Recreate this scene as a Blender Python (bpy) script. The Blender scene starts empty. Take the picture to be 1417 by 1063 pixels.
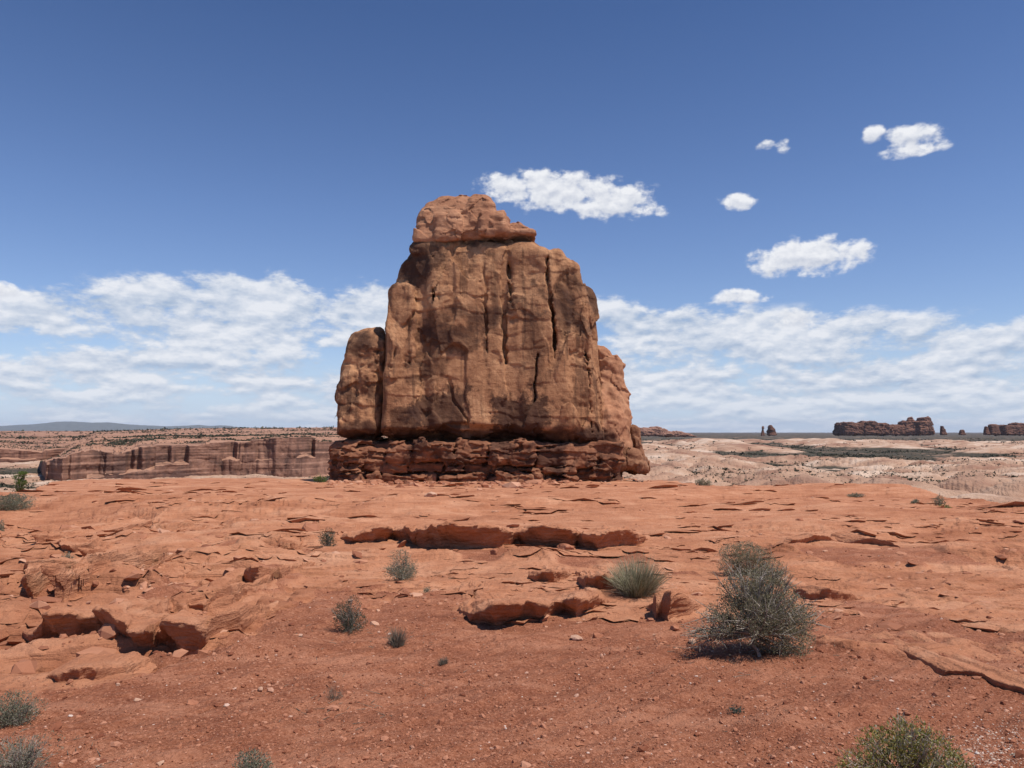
import bpy, math, random, time
import numpy as np
from mathutils import Vector

T0 = time.time()
sc = bpy.context.scene
COL = sc.collection
f32 = np.float32

# ------------------------------------------------------------------ camera
FPX, CX, CY = 1064.0, 708.5, 531.5           # focal length and centre in photo pixels
PITCH = math.radians(3.58)
cam_d = bpy.data.cameras.new('camera')
cam = bpy.data.objects.new('camera', cam_d)
COL.objects.link(cam)
cam_d.sensor_width = 36.0
cam_d.lens = 36.0 * FPX / 1417.0
cam_d.clip_start = 0.1
cam_d.clip_end = 200000.0
cam.location = (0, 0, 0)
cam.rotation_euler = (math.pi / 2 + PITCH, 0, 0)
sc.camera = cam

# ------------------------------------------------------------------ exposure
sc.view_settings.view_transform = 'Standard'
sc.view_settings.look = 'None'
sc.view_settings.exposure = 0.0
sc.view_settings.gamma = 1.0
sc.cycles.use_denoising = True
sc.cycles.max_bounces = 6
sc.cycles.diffuse_bounces = 1
sc.cycles.volume_bounces = 0
sc.cycles.transparent_max_bounces = 8

# ------------------------------------------------------------------ sun
TO_SUN = Vector((0.40, -0.23, 0.89)).normalized()
SUN_EL = math.asin(TO_SUN.z)
SUN_ROT = math.atan2(TO_SUN.x, TO_SUN.y)
sun_d = bpy.data.lights.new('sun', 'SUN')
sun_d.energy = 4.8
sun_d.angle = math.radians(0.53)
sun_d.color = (1.0, 0.955, 0.88)
sun = bpy.data.objects.new('sun', sun_d)
COL.objects.link(sun)
sun.rotation_euler = (-TO_SUN).to_track_quat('-Z', 'Y').to_euler()


# ------------------------------------------------------------------ helpers for rays
def pdir(px, py):
    px = np.asarray(px, float); py = np.asarray(py, float)
    u = (px - CX) / FPX; v = (CY - py) / FPX
    return u, math.cos(PITCH) - v * math.sin(PITCH), math.sin(PITCH) + v * math.cos(PITCH)


def pel(px, py):
    x, y, z = pdir(px, py)
    return np.degrees(np.arctan2(x, y)), np.degrees(np.arctan2(z, np.hypot(x, y)))


def proj(x, y, z):
    yc = y * math.cos(PITCH) + z * math.sin(PITCH)
    zc = -y * math.sin(PITCH) + z * math.cos(PITCH)
    return CX + FPX * x / yc, CY - FPX * zc / yc


# ------------------------------------------------------------------ node helper
class NT:
    def __init__(s, tree):
        s.t = tree; tree.nodes.clear()

    def n(s, typ, **kw):
        nd = s.t.nodes.new(typ)
        for k, v in kw.items():
            if k.startswith('i_'):
                key = k[2:]
                key = int(key) if key.isdigit() else key.replace('_', ' ')
                s.set(nd.inputs[key], v)
            else:
                setattr(nd, k, v)
        return nd

    def set(s, inp, v):
        if isinstance(v, bpy.types.NodeSocket):
            s.t.links.new(v, inp)
        elif isinstance(v, bpy.types.Node):
            s.t.links.new(v.outputs[0], inp)
        else:
            if isinstance(v, (tuple, list)) and len(v) == 3 and inp.type == 'RGBA':
                v = (*v, 1.0)
            inp.default_value = v

    def m(s, op, a, b=None, c=None, clamp=False):
        nd = s.t.nodes.new('ShaderNodeMath'); nd.operation = op; nd.use_clamp = clamp
        s.set(nd.inputs[0], a)
        if b is not None: s.set(nd.inputs[1], b)
        if c is not None: s.set(nd.inputs[2], c)
        return nd.outputs[0]

    def vm(s, op, a, b=None, scale=None):
        nd = s.t.nodes.new('ShaderNodeVectorMath'); nd.operation = op
        s.set(nd.inputs[0], a)
        if b is not None: s.set(nd.inputs[1], b)
        if scale is not None: s.set(nd.inputs['Scale'], scale)
        return nd.outputs[0]

    def mix(s, fac, a, b, mode='MIX'):
        nd = s.t.nodes.new('ShaderNodeMix'); nd.data_type = 'RGBA'; nd.blend_type = mode
        s.set(nd.inputs[0], fac); s.set(nd.inputs[6], a); s.set(nd.inputs[7], b)
        return nd.outputs[2]

    def ss(s, x, lo, hi, a=0.0, b=1.0):
        nd = s.t.nodes.new('ShaderNodeMapRange'); nd.interpolation_type = 'SMOOTHSTEP'
        s.set(nd.inputs[0], x); s.set(nd.inputs[1], lo); s.set(nd.inputs[2], hi)
        s.set(nd.inputs[3], a); s.set(nd.inputs[4], b)
        return nd.outputs[0]

    def noise(s, vec, scale, detail=4, rough=0.55, dist=0.0, dim='3D'):
        nd = s.t.nodes.new('ShaderNodeTexNoise'); nd.noise_dimensions = dim
        s.set(nd.inputs['Vector'], vec); s.set(nd.inputs['Scale'], scale)
        s.set(nd.inputs['Detail'], detail); s.set(nd.inputs['Roughness'], rough)
        s.set(nd.inputs['Distortion'], dist)
        return nd.outputs[0]

    def noise3(s, vec, scale):
        nd = s.t.nodes.new('ShaderNodeTexNoise'); nd.noise_dimensions = '2D'
        s.set(nd.inputs['Vector'], vec); s.set(nd.inputs['Scale'], scale)
        return s.vm('SUBTRACT', nd.outputs['Color'], (0.5, 0.5, 0.5))

    def vor(s, vec, scale, feature='F1', rand=1.0):
        nd = s.t.nodes.new('ShaderNodeTexVoronoi'); nd.feature = feature
        s.set(nd.inputs['Vector'], vec); s.set(nd.inputs['Scale'], scale)
        s.set(nd.inputs['Randomness'], rand)
        return nd.outputs[0]

    def ramp(s, fac, stops):
        nd = s.t.nodes.new('ShaderNodeValToRGB'); cr = nd.color_ramp
        while len(cr.elements) < len(stops): cr.elements.new(0.5)
        for e, (p, c) in zip(cr.elements, stops):
            e.position = p; e.color = (*c, 1.0)
        s.set(nd.inputs[0], fac)
        return nd.outputs[0]


# ------------------------------------------------------------------ sky with clouds (world)
world = bpy.data.worlds.new('World')
sc.world = world
world.use_nodes = True
SKY_STRENGTH = 0.10


def build_world():
    g = NT(world.node_tree)
    out = g.n('ShaderNodeOutputWorld')
    bg = g.n('ShaderNodeBackground'); bg.inputs[1].default_value = SKY_STRENGTH
    g.t.links.new(bg.outputs[0], out.inputs[0])
    sky = g.n('ShaderNodeTexSky'); sky.sky_type = 'NISHITA'; sky.sun_disc = False
    sky.sun_elevation = SUN_EL; sky.sun_rotation = SUN_ROT
    sky.altitude = 1400.0; sky.air_density = 1.0; sky.dust_density = 0.6; sky.ozone_density = 1.6
    tc = g.n('ShaderNodeTexCoord')
    dirv = tc.outputs['Generated']
    sep = g.n('ShaderNodeSeparateXYZ'); g.set(sep.inputs[0], dirv)
    X, Y, Z = sep.outputs
    az = g.m('MULTIPLY', g.m('ARCTAN2', X, Y), 57.29578)
    el = g.m('MULTIPLY', g.m('ARCSINE', Z), 57.29578)
    # tint of the clear sky: deep blue above, paler to the horizon
    tint = g.ramp(g.m('DIVIDE', el, 40.0, clamp=True),
                  [(0.0, (1.1, 1.1, 1.2)), (0.2, (1.05, 1.08, 1.25)), (0.39, (0.91, 1.0, 1.23)), (0.73, (0.62, 0.775, 1.05))])
    base = g.mix(1.0, sky.outputs[0], tint, 'MULTIPLY')
    comb = g.n('ShaderNodeCombineXYZ'); g.set(comb.inputs[0], az); g.set(comb.inputs[1], el)
    ae = comb.outputs[0]

    def field(vec, az_, el_):
        """soft ellipses where the photograph has clouds; sum of bumps"""
        acc = None
        for (px, py, rx, ry, amp) in CLOUDS:
            a0, e0 = pel(px, py)
            k = 57.3 / FPX
            dx = g.m('MULTIPLY', g.m('SUBTRACT', az_, float(a0)), 1.0 / (rx * k))
            dy = g.m('MULTIPLY', g.m('SUBTRACT', el_, float(e0)), 1.0 / (ry * k))
            q = g.m('ADD', g.m('MULTIPLY', dx, dx), g.m('MULTIPLY', dy, dy))
            b = g.m('MULTIPLY', g.m('SUBTRACT', 1.0, q), amp)
            acc = b if acc is None else g.m('MAXIMUM', acc, b)
        return g.m('MAXIMUM', acc, -1.0)

    CLOUDS = [(735, 259, 86, 25, 1.0), (790, 268, 88, 28, 1.0), (850, 280, 66, 27, 1.0),
              (1118, 356, 80, 28, 1.1), (1022, 279, 29, 13, .9),
              (1260, 190, 40, 17, 1.15), (1262, 205, 42, 11, .8), (1210, 187, 15, 12, .8),
              (1062, 202, 13, 9, .5), (1086, 202, 17, 8, .5), (917, 291, 11, 8, .4),
              (1027, 411, 42, 12, .9), (1100, 440, 48, 13, .9), (0, 401, 40, 11, .8)]
    small = field(ae, az, el)
    small_up = field(ae, az, g.m('ADD', el, 0.32))
    CLOUDS = [(110, 432, 190, 30, 1.0), (250, 420, 110, 34, 1.0), (290, 455, 190, 30, .8), (130, 458, 90, 14, .6),
              (340, 405, 110, 22, .9), (450, 425, 190, 40, .9), (420, 465, 160, 30, .7),
              (200, 506, 150, 16, .6), (330, 520, 300, 40, .5), (60, 520, 160, 26, .45), (240, 562, 480, 44, .45),
              (830, 432, 40, 22, .8), (920, 460, 130, 40, 1.0), (1050, 478, 230, 40, .9), (1250, 510, 300, 55, .9),
              (1340, 490, 190, 36, .9), (1000, 530, 330, 50, .5), (1200, 562, 520, 46, .52), (760, 500, 260, 60, .6)]
    bank = field(ae, az, el)

    # puffs for the small clouds (degrees) and for the bank (flattened towards the horizon)
    def soft(vec, sc_):
        n = g.noise(vec, sc_, 6, 0.55, 0.0, '2D')
        return g.m('MULTIPLY', g.m('SUBTRACT', n, 0.5), 2.6)

    def puffs(vec, sc_):
        n = g.noise(vec, sc_, 9, 0.57, 0.1, '2D')
        vo = g.n('ShaderNodeTexVoronoi', feature='F1', voronoi_dimensions='2D')
        g.set(vo.inputs['Vector'], g.vm('ADD', vec, g.vm('SCALE', g.noise3(vec, sc_ * 2.2), scale=0.30 / sc_)))
        vo.inputs['Scale'].default_value = sc_ * 2.6
        return g.m('ADD', g.m('MULTIPLY', g.m('SUBTRACT', n, 0.5), 2.2), g.m('MULTIPLY', g.m('SUBTRACT', 0.42, vo.outputs[0]), 0.30))

    v1 = g.vm('MULTIPLY', ae, (1.0, 1.5, 1.0))
    n1a = soft(v1, 0.62); n1b = soft(g.vm('ADD', v1, (-0.12, 0.50, 0.0)), 0.62)
    d1 = g.m('ADD', small, g.m('MULTIPLY', n1a, 0.95))
    a1 = g.m('MULTIPLY', g.ss(d1, 0.0, 0.75), g.ss(small, -0.8, 0.3))
    a1 = g.m('MULTIPLY', a1, 0.97)
    lit1 = g.m('ADD', 0.62, g.m('MULTIPLY', g.m('SUBTRACT', n1a, n1b), 0.8))
    lit1 = g.m('ADD', lit1, g.m('MULTIPLY', g.m('SUBTRACT', small, small_up), 0.55), clamp=True)

    elc = g.m('POWER', g.m('ADD', g.m('MAXIMUM', el, 0.0), 0.5), 0.66)
    comb2 = g.n('ShaderNodeCombineXYZ'); g.set(comb2.inputs[0], g.m('MULTIPLY', az, 0.30)); g.set(comb2.inputs[1], g.m('MULTIPLY', elc, 2.0))
    v2 = comb2.outputs[0]
    n2a = puffs(v2, 0.85); n2b = puffs(g.vm('ADD', v2, (-0.03, 0.30, 0.0)), 0.85)
    lo2 = g.noise(v2, 0.42, 3, 0.5, 0.0, '2D')
    d2 = g.m('ADD', bank, g.m('MULTIPLY', n2a, 1.15))
    d2 = g.m('ADD', d2, g.m('MULTIPLY', g.m('SUBTRACT', lo2, 0.5), 3.4))
    n3 = g.noise(g.vm('MULTIPLY', ae, (1.0, 2.4, 1.0)), 1.1, 7, 0.62, 0.0, '2D')
    d2 = g.m('ADD', d2, g.m('MULTIPLY', g.m('SUBTRACT', n3, 0.5), 1.6))
    a2 = g.m('MULTIPLY', g.ss(d2, -0.55, 0.60), g.ss(bank, -0.95, 0.0))
    a2 = g.m('MULTIPLY', a2, g.ss(el, 0.0, 4.0, 0.62, 0.96))
    lit2 = g.m('ADD', 0.56, g.m('MULTIPLY', g.m('SUBTRACT', n2a, n2b), 1.0))
    lit2 = g.m('ADD', lit2, g.m('MULTIPLY', g.m('SUBTRACT', n3, 0.5), 0.7))
    lit2 = g.m('ADD', lit2, g.m('MULTIPLY', g.m('SUBTRACT', lo2, 0.5), 1.1), clamp=True)

    K = 1.0 / SKY_STRENGTH
    white = tuple(c * K for c in (0.90, 0.91, 0.94)); grey = tuple(c * K for c in (0.56, 0.60, 0.70))
    c1 = g.mix(lit1, grey, white)
    c2 = g.mix(lit2, tuple(c * K for c in (0.40, 0.50, 0.66)), tuple(c * K for c in (0.84, 0.86, 0.91)))
    # milky air just above the horizon
    hz = g.m('MULTIPLY', g.ss(el, 8.0, 0.0), 0.75)
    base = g.mix(hz, base, tuple(c * K for c in (0.54, 0.67, 0.87)))
    r = g.mix(a2, base, c2)
    r = g.mix(a1, r, c1)
    g.set(bg.inputs[0], r)


build_world()


# ------------------------------------------------------------------ numpy noise
_rng = np.random.RandomState(7)
_PERM = _rng.permutation(256).astype(np.int32); _PERM = np.concatenate([_PERM, _PERM, _PERM])
_G3 = np.array([[1, 1, 0], [-1, 1, 0], [1, -1, 0], [-1, -1, 0], [1, 0, 1], [-1, 0, 1], [1, 0, -1], [-1, 0, -1],
                [0, 1, 1], [0, -1, 1], [0, 1, -1], [0, -1, -1], [1, 1, 0], [-1, 1, 0], [0, -1, 1], [0, -1, -1]], f32)
_ang = np.arange(16) / 16 * 2 * np.pi + 0.1
_G2 = np.stack([np.cos(_ang), np.sin(_ang)], 1).astype(f32) * 1.4


def perlin2(x, y, seed=0):
    x = np.asarray(x, np.float64) + seed * 17.31; y = np.asarray(y, np.float64) + seed * 9.77
    xi = np.floor(x); yi = np.floor(y)
    xf = (x - xi).astype(f32); yf = (y - yi).astype(f32)
    xi = xi.astype(np.int64) & 255; yi = yi.astype(np.int64) & 255
    u = xf * xf * xf * (xf * (xf * 6 - 15) + 10); v = yf * yf * yf * (yf * (yf * 6 - 15) + 10)

    def gr(ix, iy, fx, fy):
        h = _PERM[_PERM[ix] + iy] & 15
        return _G2[h, 0] * fx + _G2[h, 1] * fy
    n00 = gr(xi, yi, xf, yf); n10 = gr(xi + 1, yi, xf - 1, yf)
    n01 = gr(xi, yi + 1, xf, yf - 1); n11 = gr(xi + 1, yi + 1, xf - 1, yf - 1)
    a = n00 + u * (n10 - n00); b = n01 + u * (n11 - n01)
    return a + v * (b - a)


def perlin3(x, y, z, seed=0):
    x = np.asarray(x, np.float64) + seed * 17.31; y = np.asarray(y, np.float64) + seed * 9.77
    z = np.asarray(z, np.float64) + seed * 5.13
    xi = np.floor(x); yi = np.floor(y); zi = np.floor(z)
    xf = (x - xi).astype(f32); yf = (y - yi).astype(f32); zf = (z - zi).astype(f32)
    xi = xi.astype(np.int64) & 255; yi = yi.astype(np.int64) & 255; zi = zi.astype(np.int64) & 255
    fd = lambda t: t * t * t * (t * (t * 6 - 15) + 10)
    u, v, w = fd(xf), fd(yf), fd(zf)

    def gr(dx, dy, dz):
        h = _PERM[_PERM[_PERM[xi + dx] + yi + dy] + zi + dz] & 15
        gg = _G3[h]
        return gg[..., 0] * (xf - dx) + gg[..., 1] * (yf - dy) + gg[..., 2] * (zf - dz)
    x00 = gr(0, 0, 0); x00 = x00 + u * (gr(1, 0, 0) - x00)
    x10 = gr(0, 1, 0); x10 = x10 + u * (gr(1, 1, 0) - x10)
    x01 = gr(0, 0, 1); x01 = x01 + u * (gr(1, 0, 1) - x01)
    x11 = gr(0, 1, 1); x11 = x11 + u * (gr(1, 1, 1) - x11)
    y0 = x00 + v * (x10 - x00); y1 = x01 + v * (x11 - x01)
    return y0 + w * (y1 - y0)


def fbm2(x, y, o=4, seed=0, gain=0.5):
    s = 0; a = 1.0; k = 1.0
    for i in range(o):
        s = s + a * perlin2(x * k, y * k, seed + i * 3); a *= gain; k *= 2.03
    return s


def fbm3(x, y, z, o=4, seed=0, gain=0.5):
    s = 0; a = 1.0; k = 1.0
    for i in range(o):
        s = s + a * perlin3(x * k, y * k, z * k, seed + i * 3); a *= gain; k *= 2.03
    return s


def worley3(x, y, z, seed=0, facet=False):
    """F1, F2, a random value of the nearest cell (and the height of a randomly tilted facet in that cell)"""
    x = np.asarray(x, np.float64); y = np.asarray(y, np.float64); z = np.asarray(z, np.float64)
    xi = np.floor(x).astype(np.int64); yi = np.floor(y).astype(np.int64); zi = np.floor(z).astype(np.int64)
    f1 = np.full(x.shape, 9.0, f32); f2 = np.full(x.shape, 9.0, f32); rv = np.zeros(x.shape, f32); fc = np.zeros(x.shape, f32)
    tb = np.random.RandomState(seed + 100).rand(256, 7).astype(f32)
    tb[:, 4:] = (tb[:, 4:] - 0.5) * 2
    for dx in (-1, 0, 1):
        for dy in (-1, 0, 1):
            for dz in (-1, 0, 1):
                cx, cy, cz = xi + dx, yi + dy, zi + dz
                h = _PERM[_PERM[_PERM[cx & 255] + (cy & 255)] + (cz & 255)]
                p = tb[h]
                ex = (cx + p[:, 0] - x).astype(f32); ey = (cy + p[:, 1] - y).astype(f32); ez = (cz + p[:, 2] - z).astype(f32)
                d = np.sqrt(ex * ex + ey * ey + ez * ez)
                near = d < f1
                f2 = np.where(near, f1, np.minimum(f2, d))
                rv = np.where(near, p[:, 3], rv)
                if facet: fc = np.where(near, ex * p[:, 4] + ey * p[:, 5] + ez * p[:, 6], fc)
                f1 = np.where(near, d, f1)
    return (f1, f2, rv, fc) if facet else (f1, f2, rv)


def sstep(x, a, b):
    t = np.clip((x - a) / (b - a), 0, 1)
    return t * t * (3 - 2 * t)


# ------------------------------------------------------------------ mesh helpers
def mesh_np(name, V, F, smooth=True):
    """V (n,3), F (m,k) all the same k"""
    V = np.asarray(V, f32); F = np.asarray(F, np.int32)
    me = bpy.data.meshes.new(name)
    k = F.shape[1]
    me.vertices.add(len(V)); me.vertices.foreach_set('co', V.ravel())
    me.loops.add(F.size); me.loops.foreach_set('vertex_index', F.ravel())
    me.polygons.add(len(F))
    me.polygons.foreach_set('loop_start', np.arange(0, F.size, k, dtype=np.int32))
    me.polygons.foreach_set('loop_total', np.full(len(F), k, np.int32))
    me.polygons.foreach_set('use_smooth', np.full(len(F), smooth, bool))
    me.update(calc_edges=True)
    me.validate()
    return me


def fattr(me, name, vals):
    a = me.attributes.new(name, 'FLOAT', 'POINT')
    a.data.foreach_set('value', np.asarray(vals, f32).ravel())


def obj(name, me, mat=None, parent=None, loc=None):
    o = bpy.data.objects.new(name, me); COL.objects.link(o)
    if mat is not None and me is not None and not me.materials: me.materials.append(mat)
    if parent is not None: o.parent = parent
    if loc is not None: o.location = loc
    return o


def tag(o, label=None, cat=None, group=None, kind=None):
    if label: o['label'] = label
    if cat: o['category'] = cat
    if group: o['group'] = group
    if kind: o['kind'] = kind
    return o


def thing(name, label, cat, loc=(0, 0, 0), group=None):
    o = bpy.data.objects.new(name, None); COL.objects.link(o)
    o.location = loc; o.empty_display_size = 0.2
    return tag(o, label, cat, group)


def grid_faces(nr, nc):
    i = np.arange(nr * nc, dtype=np.int32).reshape(nr, nc)
    return np.stack([i[:-1, :-1], i[:-1, 1:], i[1:, 1:], i[1:, :-1]], -1).reshape(-1, 4)


def surface_nets(f, org, h):
    """iso-surface 0 of a voxel field (negative inside)"""
    s = f < 0
    nx, ny, nz = f.shape
    cs = [(i, j, k) for i in (0, 1) for j in (0, 1) for k in (0, 1)]
    cnt = np.zeros((nx - 1, ny - 1, nz - 1), np.int8)
    for (i, j, k) in cs:
        cnt += s[i:nx - 1 + i, j:ny - 1 + j, k:nz - 1 + k]
    act = (cnt > 0) & (cnt < 8)
    I, J, K = np.nonzero(act)
    vid = np.full(act.shape, -1, np.int32); vid[I, J, K] = np.arange(len(I))
    val = {c: f[I + c[0], J + c[1], K + c[2]] for c in cs}
    P = np.zeros((len(I), 3), f32); n = np.zeros(len(I), f32)
    for a in cs:
        for ax in range(3):
            if a[ax] == 0:
                b = list(a); b[ax] = 1; b = tuple(b)
                fa, fb = val[a], val[b]
                cr = (fa < 0) != (fb < 0)
                t = np.where(cr, fa / np.where(cr, fa - fb, 1), 0)
                p = np.zeros((len(I), 3), f32); p[:] = a; p[:, ax] = t
                P += p * cr[:, None]; n += cr
    P = P / n[:, None] + np.stack([I, J, K], 1)
    V = P * h + np.asarray(org, f32)
    F = []
    for ax in range(3):
        a1, a2 = [(1, 2), (2, 0), (0, 1)][ax]
        sl0 = [slice(None)] * 3; sl1 = [slice(None)] * 3
        sl0[ax] = slice(0, -1); sl1[ax] = slice(1, None)
        ch = s[tuple(sl0)] != s[tuple(sl1)]
        E = np.argwhere(ch)
        ok = (E[:, a1] > 0) & (E[:, a2] > 0) & (E[:, a1] < f.shape[a1] - 1) & (E[:, a2] < f.shape[a2] - 1)
        E = E[ok]
        d1 = np.zeros(3, int); d1[a1] = 1; d2 = np.zeros(3, int); d2[a2] = 1
        q = [E - d1 - d2, E - d2, E, E - d1]
        q = np.stack([vid[e[:, 0], e[:, 1], e[:, 2]] for e in q], 1)
        neg = s[E[:, 0], E[:, 1], E[:, 2]]
        q[~neg] = q[~neg][:, ::-1]
        F.append(q)
    F = np.concatenate(F)
    F = F[(F >= 0).all(1)]
    return V, F


# ------------------------------------------------------------------ materials
def rock_mat(name, light, mid, dark, sc_=1.0, strata=0.5, streak=0.0, bump=0.06, varnish=None, patches=(), flat_col=None, bands=False, rough=0.92):
    """sandstone: three natural tones broken up by noise, bedding lines, optional vertical streaks / varnish"""
    mat = bpy.data.materials.new(name); mat.use_nodes = True
    g = NT(mat.node_tree)
    out = g.n('ShaderNodeOutputMaterial'); bs = g.n('ShaderNodeBsdfPrincipled')
    g.t.links.new(bs.outputs[0], out.inputs[0])
    bs.inputs['Roughness'].default_value = rough
    bs.inputs['Specular IOR Level'].default_value = 0.12
    co = g.n('ShaderNodeTexCoord').outputs['Object']
    n1 = g.noise(co, 0.35 * sc_, 6, 0.6, 0.3)
    n2 = g.noise(co, 1.7 * sc_, 8, 0.65)
    bed = g.noise(g.vm('MULTIPLY', co, (0.25, 0.25, 3.0)), 1.0 * sc_, 6, 0.6, 0.4)
    v = g.m('ADD', g.m('MULTIPLY', n1, 0.5), g.m('MULTIPLY', n2, 0.5 - 0.3 * strata))
    v = g.m('ADD', v, g.m('MULTIPLY', bed, 0.3 * strata))
    col = g.ramp(v, [(0.36, dark), (0.50, mid), (0.66, light)])
    if streak:
        stv = g.noise(g.vm('MULTIPLY', co, (1.6, 1.6, 0.06)), 1.0 * sc_, 5, 0.6, 0.2)
        col = g.mix(g.m('MULTIPLY', g.ss(stv, 0.50, 0.66), streak), col, varnish or dark)
    if varnish is not None:
        vn = g.noise(co, 0.16 * sc_, 6, 0.62, 0.6)
        col = g.mix(g.m('MULTIPLY', g.ss(vn, 0.52, 0.60), 0.75), col, varnish)
    for (cx, cy, cz, rx, rz, edge, amt) in patches:      # dark patches: desert varnish, plus shade painted along the undercut foot
        dv = g.vm('MULTIPLY', g.vm('SUBTRACT', co, (cx, cy, cz)), (1 / rx, 0.03, 1 / rz))
        ln = g.n('ShaderNodeVectorMath', operation='LENGTH'); g.set(ln.inputs[0], dv)
        w = g.m('ADD', ln.outputs['Value'], g.m('MULTIPLY', g.m('SUBTRACT', n1, 0.5), 2.2))
        w = g.m('ADD', w, g.m('MULTIPLY', g.m('SUBTRACT', n2, 0.5), 1.2))
        col = g.mix(g.m('MULTIPLY', g.ss(w, 1.0 + edge, 1.0 - edge), amt), col, varnish or dark)
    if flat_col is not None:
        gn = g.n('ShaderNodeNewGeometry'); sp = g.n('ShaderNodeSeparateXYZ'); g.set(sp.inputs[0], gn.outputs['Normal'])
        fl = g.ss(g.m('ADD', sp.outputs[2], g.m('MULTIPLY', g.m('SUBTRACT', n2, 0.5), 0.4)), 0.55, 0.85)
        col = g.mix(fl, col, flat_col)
    if bands:                                             # beds of darker and paler sandstone
        bz = g.noise(g.vm('MULTIPLY', co, (0.006, 0.004, 0.62)), 1.0, 6, 0.68, 0.5)
        brk = g.ss(g.noise(co, 0.022, 5, 0.65), 0.40, 0.56)
        col = g.mix(g.m('MULTIPLY', g.m('MULTIPLY', g.ss(bz, 0.53, 0.58), brk), 0.85), col, (0.115, 0.062, 0.048))
        col = g.mix(g.m('MULTIPLY', g.ss(bz, 0.45, 0.40), 0.5), col, (0.46, 0.26, 0.18))
    fine = g.noise(co, 9.0 * sc_, 6, 0.7)
    col = g.mix(0.45, col, g.ramp(fine, [(0.3, (0.55, 0.55, 0.55)), (0.7, (1.0, 1.0, 1.0))]), 'MULTIPLY')
    g.set(bs.inputs['Base Color'], col)
    h = g.m('ADD', g.m('MULTIPLY', n2, 0.6), g.m('MULTIPLY', fine, 0.25))
    h = g.m('ADD', h, g.m('MULTIPLY', bed, 0.5 * strata))
    bp = g.n('ShaderNodeBump'); bp.inputs['Strength'].default_value = 0.8; bp.inputs['Distance'].default_value = bump
    g.set(bp.inputs['Height'], h)
    g.t.links.new(bp.outputs[0], bs.inputs['Normal'])
    return mat


# ------------------------------------------------------------------ the ground: one sheet from under the camera to the horizon
_tab = [(0.5, -1.7), (1.5, -1.75), (3.0, -2.1), (5.0, -2.62)]
for (row, d) in [(1063, 7.0), (980, 8.9), (905, 11.2), (850, 13.7), (800, 17.2), (765, 21.6), (750, 24.3), (730, 30.0), (712, 38.0),
                 (700, 45.5), (690, 56.0), (680, 73.0), (672, 98.0), (667, 117.0), (663, 140.0), (660, 165.0)]:
    x_, y_, z_ = pdir(708, row)
    _tab.append((d, float(z_ / y_) * d))
_tab = np.array(_tab)
_LD = np.linspace(math.log(0.5), math.log(165), 3000)
_TZ = np.interp(_LD, np.log(_tab[:, 0]), _tab[:, 1])
_k = np.hanning(241); _k /= _k.sum()
_TZ = np.convolve(np.pad(_TZ, 120, mode='edge'), _k, 'valid')


def base_prof(d):
    return np.interp(np.log(d), _LD, _TZ)


_crest_px = np.array([-500, -150, 0, 40, 75, 130, 250, 450, 560, 800, 900, 950, 1000, 1100, 1200, 1300, 1417, 1600, 2000])
_crest_d = np.array([50, 52, 56, 66, 118, 140, 150, 142, 150, 150, 135, 112, 98, 82, 68, 58, 48, 42, 40])


def crest_d(a):
    return np.interp(CX + FPX * a, _crest_px, _crest_d)


def valley_z(d):
    return np.interp(np.log(d), np.log([100, 250, 300, 500, 800, 2000, 6000, 20000, 90000]), [-24, -24, -26, -33, -38, -42, -43, -37, -30])


def ground_base(a, d):
    """smooth ground height; a = x/y, d = y"""
    dc = crest_d(a)
    z1 = base_prof(np.minimum(d, dc)) - np.maximum(d - dc, 0) * 0.30 - np.clip((d - dc) / 12, 0, 1) ** 2 * 1.0
    z2 = valley_z(d)
    k = 3.0
    m = np.maximum(z1, z2)
    return np.where(d > dc, m + np.log(np.exp((z1 - m) / k) + np.exp((z2 - m) / k)) * k, z1)


_soil_px = np.array([-400, 0, 130, 300, 400, 470, 560, 640, 700, 830, 900, 1000, 1130, 1250, 1417, 1800])
_soil_py = np.array([990, 965, 945, 893, 850, 822, 800, 850, 885, 862, 880, 905, 872, 885, 905, 930])


def spread(d):
    return np.sqrt(d * d + 100.0)


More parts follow.
